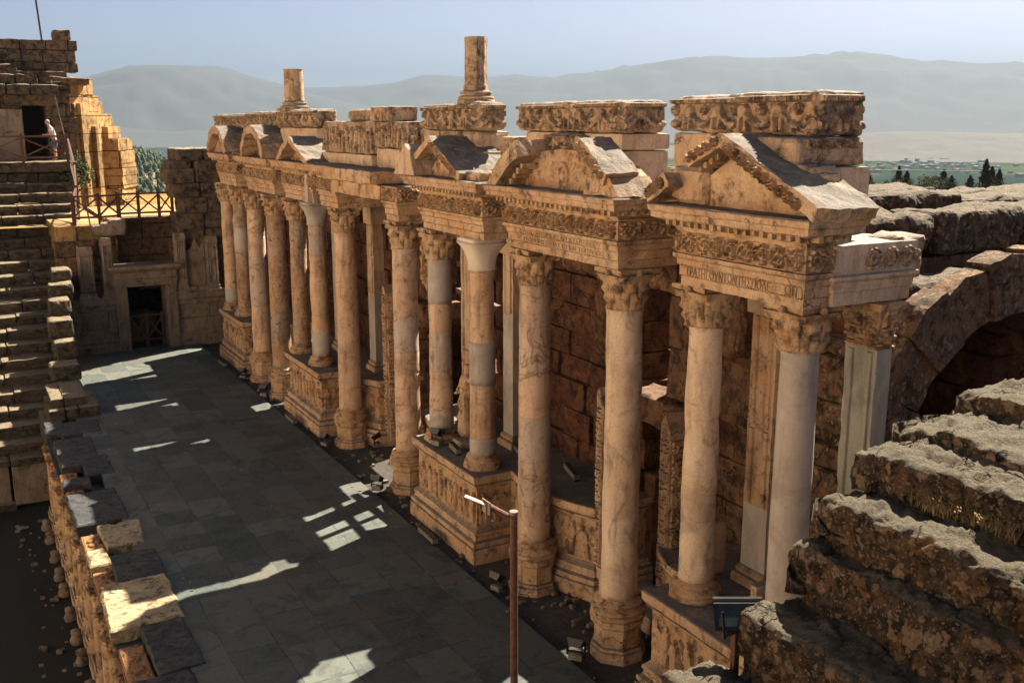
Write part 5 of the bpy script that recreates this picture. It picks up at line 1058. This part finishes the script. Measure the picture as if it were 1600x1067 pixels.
# dry weeds on the block
mb = MB(); rs = random.Random(4)
for k in range(260):
    cy = rs.uniform(4.0, 4.9); x = 6.26 + rs.uniform(-.07, .03); z = 5.62; h_ = rs.uniform(.05, .16); a = rs.uniform(0, 6.28); l_ = rs.uniform(.2, .6) * h_
    p1 = np.array([x + math.cos(a) * l_, cy + math.sin(a) * l_, z + h_]); p0 = np.array([x, cy, z]); wv = np.array([-math.sin(a), math.cos(a), 0]) * .004
    mb.add([p0 - wv, p0 + wv, p1 + wv * .6, p1 - wv * .6], [(0, 1, 2, 3)])
    for q in range(3): o_ = p1 + np.array([rs.uniform(-.018, .018) for _ in range(3)]); e = .007; mb.add([o_ + (-e, 0, 0), o_ + (0, e, e), o_ + (e, 0, 0), o_ + (0, -e, -e)], [(0, 1, 2, 3)])
tag(mb.obj('dry_weeds', plain('dry_weed', (.30, .20, .08), .9, 0, (.14, .11, .05), 20)), 'small dry yellow weeds in the joint of the foreground blocks', 'weeds', kind='stuff')
# near seating wing that carries the viewer, the pole and the post
mb = MB()
for k in range(14):
    z1 = 4.2 + .37 * k * .75 - .0; y1 = 6.3 - .52 * k; 
    if z1 > 6.85: z1 = 6.85
    block(mb, -9, 1.5 if k > 3 else 3.4, y1 - 1.4, y1, z1 - 1.0, z1 - .4, .45, .04, .03, 600 + k)
box(mb, -9, 3.4, -4, 5.7, -3.1, 3.5)
tag(mb.obj('near_seating', M['seat']), 'near wing of stone seats under the viewpoint, just below the frame', 'seating')

# ------------------------------------------------------------------ rusty pole with a broken arm
t_ = thing('rusty_pole', 'thin rusty iron pole with a short arm ending in a shiny bracket', 'pole', (3.08, 5.5, 3.9))
mb = MB(); tube(mb, (3.08, 5.5, 3.9), (3.075, 5.5, 5.955), .027, 14); mb.obj('post', M['rust'], t_, False)
mb = MB(); tube(mb, (3.075, 5.5, 5.945), (3.075, 5.5, 5.967), .030, 14); mb.obj('post_cap', M['pipe'], t_)
mb = MB(); tube(mb, (3.06, 5.52, 5.915), (2.94, 5.62, 5.99), .022, 10); mb.obj('arm', M['rust'], t_)
mb = MB(); V = [(2.955, 5.55, 6.03), (2.955, 5.62, 6.03), (2.95, 5.6, 5.88), (2.955, 5.555, 5.88)]; box(mb, 2.925, 2.932, 5.56, 5.67, 5.94, 6.03); bar(mb, (2.93, 5.61, 6.0), (2.81, 5.70, 6.055), .045, .008); bar(mb, (2.93, 5.60, 6.02), (2.93, 5.60, 5.87), .008, .03); mb.obj('bracket', M['pipe'], t_)
t_ = thing('post_floodlight', 'black floodlight seen from above on a rusty post beside the foreground blocks', 'floodlight', (5.2, 5.6, 3.9))
mb = MB(); bar(mb, (5.14, 5.55, 3.7), (5.18, 5.6, 4.5), .05, .05); bar(mb, (5.05, 5.6, 4.49), (5.35, 5.6, 4.5), .03, .03); mb.obj('post', M['rust'], t_)
mb = MB(); V = np.array([(-.2, -.13, 0), (.2, -.13, 0), (.2, .13, 0), (-.2, .13, 0), (-.15, -.09, -.14), (.15, -.09, -.14), (.15, .09, -.14), (-.15, .09, -.14)]); mb.add(V, [(0, 1, 2, 3), (4, 7, 6, 5), (0, 4, 5, 1), (1, 5, 6, 2), (2, 6, 7, 3), (3, 7, 4, 0)]); mb.xf(R(-29), (5.22, 5.62, 4.62), R(48)); hs = mb.obj('housing', M['black'], t_)
mb = MB(); box(mb, -.17, .17, -.1, .1, .002, .008); mb.xf(R(-29), (5.22, 5.62, 4.62), R(48)); mb.obj('lens', M['glass'], hs)
mb = MB(); box(mb, -.2, .2, .125, .14, .003, .02); box(mb, -.2, .2, .085, .093, .01, .02); mb.xf(R(-29), (5.22, 5.62, 4.62), R(48)); mb.obj('rim', M['grey'], hs)
mb = MB(); bar(mb, (5.02, 5.55, 4.49), (5.03, 5.6, 4.7), .012, .02); bar(mb, (5.40, 5.55, 4.49), (5.41, 5.6, 4.65), .012, .02); mb.obj('yoke', M['black'], t_)

# ------------------------------------------------------------------ floodlights and light bars
def floodlight(x, y, z, rz, lab):
    t_ = thing('floodlight', lab, 'floodlight', (x, y, z), 'black floodlights at the feet of the columns')
    def f(mb, nm, m_, p=t_): mb.xf(rz, (x, y, z)); return mb.obj(nm, m_, p)
    mb = MB(); block(mb, -.12, .12, -.08, .08, 0, .11, .06, .015, .003, 3); f(mb, 'ballast', M['grey'])
    mb = MB(); bar(mb, (-.15, 0, .05), (-.15, 0, .33), .012, .04); bar(mb, (.15, 0, .05), (.15, 0, .33), .012, .04); bar(mb, (-.15, 0, .115), (.15, 0, .115), .012, .04); f(mb, 'bracket', M['black'])
    V = np.array([(-.14, -.1, 0), (.14, -.1, 0), (.14, .1, 0), (-.14, .1, 0), (-.1, -.07, -.12), (.1, -.07, -.12), (.1, .07, -.12), (-.1, .07, -.12)])
    mb = MB().add(V, [(0, 1, 2, 3), (4, 7, 6, 5), (0, 4, 5, 1), (1, 5, 6, 2), (2, 6, 7, 3), (3, 7, 4, 0)]).xf(0, (0, .02, .33), R(-35)); h_ = f(mb, 'housing', M['black'])
    mb = MB(); box(mb, -.12, .12, -.08, .08, .002, .01); mb.xf(0, (0, .02, .33), R(-35)); f(mb, 'lens', M['glass'], h_)
for x, y, z, rz, lab in [(8.15, 21.2, 0, -.9, 'floodlight standing in the lit patch beside the dark holed column'), (8.12, 12.45, 0, -.9, 'floodlight at the edge of the paving left of the nearest octagonal pedestal'), (8.2, 15.3, -.05, -1.3, 'floodlight just left of the rusty pole near the podium corner'),
                         (9.45, 14.95, -.05, 1.2, 'tilted floodlight below the curved podium flank, right of the blotchy column'), (8.2, 25.1, -.05, -1.2, 'floodlight just left of the lone orange column'), (9.4, 24.4, -.05, .8, 'floodlight in the dark doorway right of the lone orange column'),
                         (8.1, 30.7, 0, -.8, 'floodlight left of the pitted brown column in a strip of sun'), (8.15, 33.45, -.05, -1.0, 'farthest floodlight beside the last podium'), (8.6, 18.75, 1.74, -1.2, 'small floodlight on the podium between the grey banded column and the statue')]:
    floodlight(x, y, z, rz, lab)
def lightbar(p0, p1, z, lab):
    t_ = thing('light_bar', lab, 'light bar', (p0[0], p0[1], z), 'long box lights on the floor and podium shelves')
    p0 = np.array([*p0, z + .09]); p1 = np.array([*p1, z + .09]); mb = MB(); bar(mb, p0, p1, .12, .10); mb.obj('housing', M['grey'], t_)
    mb = MB(); bar(mb, p0 + (0, 0, .058), p1 + (0, 0, .058), .09, .015); mb.obj('glass_cover', M['glass'], t_)
    mb = MB(); d = (p1 - p0) * .12; bar(mb, p0 + d - (0, 0, .09), p0 + d - (0, 0, .04), .1, .1); bar(mb, p1 - d - (0, 0, .09), p1 - d - (0, 0, .04), .1, .1); mb.obj('foot', M['black'], t_)
lightbar((8.0, 17.6), (8.02, 18.4), 0, 'pale box light lying on the paving before the middle podium')
lightbar((8.02, 27.2), (8.02, 28.0), 0, 'box light lying on the paving before the podium beyond the middle gap')
lightbar((7.95, 35.2), (7.95, 35.9), 0, 'farthest box light before the last podium')
lightbar((10.0, 15.4), (10.2, 16.1), 1.73, 'box light on the curved podium shelf right of the blotchy column')
lightbar((10.0, 25.3), (10.2, 25.9), 1.73, 'box light on the shelf beside the dark red wall')
lightbar((8.7, 17.9), (8.78, 18.4), 1.73, 'short box light between the two columns of the middle podium')
lightbar((10.0, 9.9), (10.3, 10.3), 1.9, 'box light on the nearest podium behind the veined column')
lightbar((9.75, 17.0), (9.9, 17.6), 1.73, 'box light on the middle podium behind the white capital column')

# ------------------------------------------------------------------ terrain
def terrain_h(az, r):
    a = np.degrees(az); n_ = fbm(np.stack([np.sin(az) * r / 400, np.cos(az) * r / 400, az * 0], -1), 1.6, 5, 4)
    z = np.interp(r, [20, 42, 160, 600, 900, 1300, 2400, 9e4], [4.6, 4.6, -2.0, -36, -60, -85, -140, -140])
    z = z + n_ * np.interp(r, [42, 200, 700, 1500, 3000], [0, .4, 5, 8, 1.5])
    return z
def d2px(px): return math.radians(29.098) + math.atan((px - 800) / 1608.)
def ridge(px, py, Dm, depth, width, base=-145):
    """height field bump with the skyline through (px, py) pairs at distance Dm"""
    azs = np.array([d2px(p) for p in px]); hs = np.array([8.5 + (190 - y) / 1608. * Dm * math.cos(a - math.radians(29.098)) for y, a in zip(py, azs)])
    return azs, hs
hazy = lambda n_, c1, c2, c3, s: dust(n_, c1, c2, c3, s)
mt = dust('mountain_scrub', (.018, .024, .026), (.013, .018, .020), (.026, .028, .028), .0006)
def ridgemesh(name, px, py, Dm, half, m_, lab, seed, base=-146, na=900, nr=50, a0=-60, a1=120, rough=.12):
    az, hs = ridge(px, py, Dm, 0, 0); A = np.radians(np.linspace(a0, a1, na)); Rr = np.linspace(Dm - half, Dm + half, nr)
    top = np.interp(A, az, hs, left=hs[0] * .8, right=hs[-1] * .9); top = np.convolve(np.pad(top, 2, mode='edge'), np.ones(5) / 5, 'valid'); AA, RR = np.meshgrid(A, Rr, indexing='ij'); P = np.stack([np.sin(AA) * RR, np.cos(AA) * RR, 0 * AA], -1)
    n_ = fbm(P / Dm * 14, 1., seed, 5); t_ = 1 - np.abs(RR - Dm) / half; prof = np.sin(np.clip(t_, 0, 1) * math.pi / 2) ** 1.35
    rid = np.abs(fbm(P / Dm * 30, 1., seed + 4, 4)); H = base + (top[:, None] - base) * np.clip(prof * (1 + (n_ * .12 - rid * rough * 1.6) * (1 - t_) * 2.2), 0, 1.0)
    k = nr // 2; jg = fbm(P[:, k] / Dm * 45, 1., seed, 5) * (top - base) * (.10 if Dm > 11000 else .035); H[:, k] = top + jg; H[:, k - 1] += jg * .8; H[:, k + 1] += jg * .8
    P[..., 2] = H; o = MB().add(P.reshape(-1, 3), gridF(na, nr, flip=True)).obj(name, m_, None, True); struct(o, lab); return o
nr = 70; na = 300; A = np.radians(np.linspace(-75, 130, na)); Rr = np.concatenate([np.linspace(42, 300, 26), np.geomspace(320, 30000, nr - 26)])
AA, RR = np.meshgrid(A, Rr, indexing='ij'); P = np.stack([np.sin(AA) * RR, np.cos(AA) * RR, terrain_h(AA, RR)], -1)
# valley floor material: dry grass near, fields far
m, t, b = mat('valley_ground'); g = nd(t, 'NewGeometry'); p = g.outputs['Position']
ln = nd(t, 'VectorMath', operation='LENGTH'); t.links.new(p, ln.inputs[0]); dist = ln.outputs['Value']
near = mix(t, rng(t, noise(t, p, .25, 6, .7), .4, .6), (.26, .165, .05), (.17, .115, .04)); near = mix(t, rng(t, noise(t, p, .02, 5, .6), .42, .6), near, (.15, .09, .05))
v = nd(t, 'TexVoronoi', feature='F1', distance='CHEBYCHEV'); v.inputs['Scale'].default_value = .0042; mp2 = nd(t, 'Mapping'); mp2.inputs['Scale'].default_value = (1, 1.7, 0); mp2.inputs['Rotation'].default_value = (0, 0, .5); t.links.new(p, mp2.inputs[0]); t.links.new(mp2.outputs[0], v.inputs['Vector'])
sc2 = nd(t, 'SeparateColor'); t.links.new(v.outputs['Color'], sc2.inputs[0])
far = mix(t, rng(t, sc2.outputs[0], .3, .7), (.014, .034, .009), (.036, .054, .012)); far = mix(t, rng(t, sc2.outputs[1], .68, .72), far, (.065, .055, .03)); far = mix(t, rng(t, noise(t, p, .0009, 5, .6), .5, .6), far, (.009, .019, .009))
c = mix(t, rng(t, dist, 500, 900), near, far); t.links.new(c, b.inputs['Base Color']); b.inputs['Roughness'].default_value = 1; b.inputs['Specular IOR Level'].default_value = 0; M['valley'] = m
struct(MB().add(P.reshape(-1, 3), gridF(na, nr, flip=True)).obj('terrain', M['valley'], None, True), 'dry plateau falling away to the wide green valley')
rock_hill = dust('tan_hill', (.040, .027, .018), (.024, .019, .014), (.010, .015, .013), .004)
ridgemesh('far_mountains', [-400, 0, 140, 200, 300, 345, 400, 440, 475, 510, 560, 620, 665, 700, 760, 800, 870, 900, 930, 1000, 1060, 1120, 1160, 1230, 1280, 1330, 1380, 1420, 1450, 1480, 1520, 1580, 1640, 2000], [140, 130, 126, 112, 106, 110, 124, 134, 140, 139, 138, 131, 120, 121, 124, 122, 126, 121, 116, 104, 98, 94, 97, 95, 92, 88, 92, 101, 102, 100, 105, 104, 108, 110], 13000, 5200, mt, 'long blue hazy mountain range along the horizon', 3)
ridgemesh('left_mountain', [-700, -200, 60, 140, 180, 215, 255, 290, 340, 400, 450, 520, 640, 900], [190, 160, 140, 124, 113, 107, 105.5, 107, 113, 126, 139, 156, 180, 205], 10500, 3300, mt, 'rounded blue mountain behind the left tower', 9)
ridgemesh('low_left_hills', [-300, 100, 170, 210, 260, 300, 400, 600, 900, 1500], [215, 205, 198, 201, 206, 204, 208, 214, 222, 225], 7600, 1500, mt, 'low hazy foothills at the left side of the valley', 15)
ridgemesh('tan_hills', [900, 1150, 1280, 1340, 1400, 1450, 1520, 1600, 1700, 1900], [236, 222, 214, 209, 205, 206, 207, 209, 212, 225], 5200, 1100, rock_hill, 'pale tan hills in the right part of the valley', 21, a0=20, a1=75)
# near forest hill and dirt road on the left
def hillz(X, Y):
    r = np.hypot(X, Y); az = np.arctan2(X, Y); pxl = 800 + 1608 * np.tan(az - math.radians(29.098)); top = np.interp(pxl, [-200, 150, 200, 235, 270, 320, 420], [-8, -14, -19, -27, -36, -52, -75]); t_ = np.clip(1 - np.abs(r - 1050) / 330, 0, 1); return -80 + (top + 80) * np.sin(t_ * math.pi / 2) ** 1.1
na, nr = 140, 40; A = np.radians(np.linspace(-25, 26, na)); Rr = np.linspace(720, 1380, nr); AA, RR = np.meshgrid(A, Rr, indexing='ij'); X, Y = np.sin(AA) * RR, np.cos(AA) * RR; P = np.stack([X, Y, hillz(X, Y) + 4 * fbm(np.stack([X, Y, X * 0], -1), .012, 4, 3)], -1)
struct(MB().add(P.reshape(-1, 3), gridF(na, nr, flip=True)).obj('near_hill', dust('brown_hill', (.13, .075, .042), (.10, .06, .035), (.05, .05, .028), .03), None, True), 'brown hillside below the pine wood')
mb = MB(); rs = np.random.RandomState(3); cnt = 0
ICO = [(0, 0, 1), (.89, 0, .45), (.28, .85, .45), (-.72, .53, .45), (-.72, -.53, .45), (.28, -.85, .45), (.72, .53, -.45), (-.28, .85, -.45), (-.89, 0, -.45), (-.28, -.85, -.45), (.72, -.53, -.45), (0, 0, -1)]
ICF = [(0, 1, 2), (0, 2, 3), (0, 3, 4), (0, 4, 5), (0, 5, 1), (1, 6, 2), (2, 7, 3), (3, 8, 4), (4, 9, 5), (5, 10, 1), (2, 6, 7), (3, 7, 8), (4, 8, 9), (5, 9, 10), (1, 10, 6), (6, 11, 7), (7, 11, 8), (8, 11, 9), (9, 11, 10), (10, 11, 6)]
IC = np.array(ICO)
while cnt < 6000:
    a = math.radians(rs.uniform(-22, 22)); r_ = rs.uniform(840, 1120); x, y = math.sin(a) * r_, math.cos(a) * r_
    if vn(np.array([[x, y, 0.]]), .012, 8)[0] > .62: continue
    z = float(hillz(np.array(x), np.array(y))); h_ = rs.uniform(4.5, 8); V = IC * (h_ * .33, h_ * .33, h_ * .62) * rs.uniform(.7, 1.25, (12, 1)) + (x, y, z + h_ * .45); mb.add(V, ICF); cnt += 1
tag(mb.obj('pine_wood', dust('pine_green', (.028, .052, .016), (.016, .032, .011), (.05, .075, .024), .12)), 'green pine wood covering the hill seen left of the dark pier', 'wood', kind='stuff')
mb = MB(); pts = [(-2, 470), (6, 480), (20, 520), (42, 600), (62, 700), (70, 760)]
V = []; 
for i, (x, y) in enumerate(pts):
    for s_ in (-3.2, 3.2): zz = float(terrain_h(np.array(math.atan2(x + s_, y)), np.array(math.hypot(x + s_, y)))); V.append((x + s_, y, max(zz, float(hillz(np.array(x + s_), np.array(float(y))))) + .7))
struct(MB().add(V, [(2 * i, 2 * i + 1, 2 * i + 3, 2 * i + 2) for i in range(len(pts) - 1)]).obj('dirt_road', dust('road_dust', (.30, .22, .15), (.26, .19, .13), (.2, .15, .1), .5)), 'pale dirt road on the brown hillside')
# parked cars far beyond the fence
def car(x, y, z, rz, c_, lab):
    t_ = thing('parked_car', lab, 'car', (0, 0, 0), 'cars parked far beyond the end wall')
    mb = MB(); prism(mb, [(-2.1, .35), (2.1, .35), (2.15, .8), (1.2, .95), (-1.9, 1.0), (-2.15, .8)], -.85, .85, 'y', .8, 0); prism(mb, [(-1.6, .98), (.9, .94), (.35, 1.45), (-1.2, 1.48)], -.72, .72, 'y', .8, 0); mb.obj('body', c_, t_)
    mb = MB(); prism(mb, [(-1.42, 1.02), (.74, 1.0), (.3, 1.36), (-1.1, 1.38)], -.74, .74, 'y', .8, 0); mb.obj('windows', M['glass'], t_)
    for sx in (-1.3, 1.3):
        for sy in (-.75, .75): mb = MB(); tube(mb, (sx, sy - .1, .33), (sx, sy + .1, .33), .33, 12); mb.obj('wheel', M['black'], t_)
    t_.location = (x, y, z); t_.rotation_euler = (0, 0, rz); return t_
wh = plain('car_white', (.75, .75, .75), .3, 0, (.7, .7, .7)); bl = plain('car_blue', (.05, .09, .16), .3); sv = plain('car_silver', (.45, .46, .48), .3, .4)
base = {}
cols = [wh, sv, wh, bl, wh, sv]
k = 0
for row in range(3):
    for j in range(6):
        a = d2px(222 + j * 11 + row * 4); r_ = 330 + row * 16; x, y = math.sin(a) * r_, math.cos(a) * r_; zz = float(terrain_h(np.array(a), np.array(r_))) + .05
        cn = ['white', 'silver', 'white', 'dark blue', 'white', 'silver'][(k * 5 + row) % 6]; cm = {'white': wh, 'silver': sv, 'dark blue': bl}[cn]
        lab = cn + ' car, ' + ['first', 'second', 'third', 'fourth', 'fifth', 'sixth'][j] + ' from the left in the ' + ['nearest', 'middle', 'back'][row] + ' row of the car park'
        if cn not in base: base[cn] = car(x, y, zz, .4, cm, lab)
        else:
            s_ = base[cn]; c_ = s_.copy(); COL.objects.link(c_); c_['label'] = lab; c_.location = (x, y, zz); c_.rotation_euler = (0, 0, .4 + .1 * row)
            for ch in s_.children: q = ch.copy(); COL.objects.link(q); q.parent = c_
        k += 1
# town specks in the valley
mb = MB(); rs = np.random.RandomState(5)
for k in range(260):
    cl = k % 7; a = d2px([235, 250, 1370, 1450, 1530, 300, 1420][cl] + rs.normal() * 45); r_ = [5600, 4200, 3500, 4000, 3700, 5200, 8200][cl] + rs.normal() * 350; x, y = math.sin(a) * r_, math.cos(a) * r_; s_ = rs.uniform(4, 10); box(mb, x - s_, x + s_, y - s_, y + s_, -142, -138 + rs.uniform(3, 9))
tag(mb.obj('distant_town', plain('town_white', (.22, .2, .18), .8, 0, (.12, .1, .09), .02)), 'tiny pale houses scattered over the hazy valley', 'town', kind='stuff')

# ------------------------------------------------------------------ trees on the right horizon, shrub on the left
leafA = dust('conifer_green', (.012, .024, .011), (.008, .016, .009), (.022, .032, .012), 2); leafB = dust('broadleaf_green', (.035, .058, .014), (.02, .036, .012), (.065, .08, .018), 2); bark = plain('bark', (.12, .08, .05), .9)
def tree(px, dist, hgt, wd, kind, lab, z=None, xy=None, cat='tree', grp='trees on the right horizon'):
    if xy: x, y = xy
    else: a = d2px(px); x, y = math.sin(a) * dist, math.cos(a) * dist
    zz = z if z is not None else float(terrain_h(np.array(math.atan2(x, y)), np.array(math.hypot(x, y)))) - .2
    t_ = thing('shrub' if cat == 'shrub' else ('conifer' if kind == 'c' else 'leafy_tree'), lab, cat, (x, y, zz), grp); rs = np.random.RandomState(int(px) + 3)
    mb = MB(); tube(mb, (x, y, zz), (x + .02 * hgt, y, zz + hgt * .6), .035 * hgt, 8, .012 * hgt)
    for q in range(6): a2 = rs.uniform(0, 6.28); h0 = rs.uniform(.25, .55) * hgt; tube(mb, (x, y, zz + h0), (x + math.cos(a2) * wd * .35, y + math.sin(a2) * wd * .35, zz + h0 + .22 * hgt), .014 * hgt, 5, .005 * hgt)
    mb.obj('trunk', bark, t_)
    n = 1500; mb = MB(); 
    if kind == 'c':
        h = rs.uniform(.05, 1, n) ** .8; r_ = (1 - h) ** .75 * wd / 2 * rs.uniform(.25, 1.05, n) * (1 + .25 * np.sin(h * 40)); 
        if 'pair' in lab or 'clump' in lab: pass
        a2 = rs.uniform(0, 6.28, n); C_ = np.stack([x + r_ * np.cos(a2), y + r_ * np.sin(a2), zz + h * hgt], 1)
    else:
        cc = rs.normal(size=(14, 3)) * (.24, .24, .16); k = rs.randint(0, 14, n); o = rs.normal(size=(n, 3)); o /= np.linalg.norm(o, axis=1, keepdims=True); o = cc[k] + o * rs.uniform(.08, .22, (n, 1)); C_ = np.array([x, y, zz + hgt * .6]) + o * (wd, wd, hgt * 1.1)
    s_ = hgt * .035; U = rs.normal(size=(n, 3)); U /= np.linalg.norm(U, axis=1, keepdims=True); W_ = rs.normal(size=(n, 3)); W_ = np.cross(U, W_); W_ /= np.linalg.norm(W_, axis=1, keepdims=True)
    sz = s_ * rs.uniform(.5, 1.3, (n, 1)); V = np.stack([C_ - U * sz, C_ + W_ * sz * .6, C_ + U * sz, C_ - W_ * sz * .6], 1).reshape(-1, 3)
    mb.add(V, [(4 * i, 4 * i + 1, 4 * i + 2, 4 * i + 3) for i in range(n)]); mb.obj('crown', leafA if kind == 'c' else leafB, t_); return t_
for a_ in [(1347, 150, 2.3, 2.6, 'b', 'small round green bush just right of the big pediment tip'), (1363, 150, 3.4, 2.8, 'c', 'dark bushy conifer nearest to the big pediment'), (1384, 150, 1.9, 4, 'b', 'low yellow green bush between two dark conifers'), (1403, 150, 2.6, 2.6, 'b', 'rounded green tree left of the pointed dark conifer'),
           (1411, 160, 4.2, 2.6, 'c', 'pointed dark conifer standing over rounded greenery'), (1424, 155, 3.6, 2.3, 'c', 'slim dark conifer right of the pointed one'), (1440, 150, 1.9, 2.6, 'b', 'low bush in the gap right of the slim conifer'), (1458, 150, 2.9, 4.2, 'b', 'wide bright green tree in the middle of the horizon row'),
           (1475, 155, 2.4, 4, 'b', 'olive green bush beside the wide bright tree'), (1482, 160, 3.9, 3.0, 'c', 'dark conifer behind the wide bright green tree'), (1495, 155, 3.0, 3.0, 'c', 'dark conifer at the right end of the middle clump'), (1525, 150, 3.0, 2.6, 'c', 'lone dark conifer left of the tallest one'),
           (1548, 165, 5.6, 2.9, 'c', 'tallest dark cypress like conifer on the horizon'), (1558, 165, 4.6, 3.0, 'c', 'dark conifer right beside the tallest one'), (1570, 160, 4.0, 2.6, 'c', 'shorter dark conifer second right of the tallest one'), (1575, 145, 2.0, 4.4, 'b', 'flat green bush in front of the tallest conifers'), (1549, 148, 1.9, 3, 'b', 'small green bush at the foot of the tallest conifer')]:
    tree(a_[0], a_[1], a_[2], a_[3], a_[4], a_[5])
tree(77, 0, 2.0, 1.5, 'b', 'green shrub growing from the sunlit wall beside the fence', z=5.0, xy=(4.75, 46.2), cat='shrub', grp='')
mb = MB(); tube(mb, (11.7, 17.0, 7.62), (26, 19, 7.1), .012, 5); tag(mb.obj('cable', M['grey']), 'thin pale cable stretched over the upper right blocks', 'cable')

# ------------------------------------------------------------------ opposite seating outside the frame (sunlit, closes the theatre, made pale to bounce light onto the facade)
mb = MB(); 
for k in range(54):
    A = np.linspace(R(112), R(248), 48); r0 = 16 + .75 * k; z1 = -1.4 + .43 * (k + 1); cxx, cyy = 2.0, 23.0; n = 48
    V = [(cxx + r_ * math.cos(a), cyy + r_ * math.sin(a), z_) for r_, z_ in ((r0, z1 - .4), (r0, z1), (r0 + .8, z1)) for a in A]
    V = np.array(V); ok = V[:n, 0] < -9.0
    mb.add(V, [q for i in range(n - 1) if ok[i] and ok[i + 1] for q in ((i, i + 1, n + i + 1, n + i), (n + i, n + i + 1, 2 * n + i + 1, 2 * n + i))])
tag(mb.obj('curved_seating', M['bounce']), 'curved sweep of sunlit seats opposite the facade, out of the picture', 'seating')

# ------------------------------------------------------------------ haze
mb = MB(); box(mb, -20000, 20000, -9000, 20000, -160, 1000); hz = mb.obj('haze', None); hz['kind'] = 'stuff'; hz['label'] = 'pale blue air over the valley'
hm = D.materials.new('haze_air'); hm.use_nodes = True; t = hm.node_tree; t.nodes.remove(t.nodes['Principled BSDF']); pv = t.nodes.new('ShaderNodeVolumePrincipled')
pv.inputs['Color'].default_value = (.150, .205, .285, 1); pv.inputs['Density'].default_value = 9.5e-5; pv.inputs['Anisotropy'].default_value = .2
t.links.new(pv.outputs[0], t.nodes['Material Output'].inputs['Volume']); hz.data.materials.append(hm)
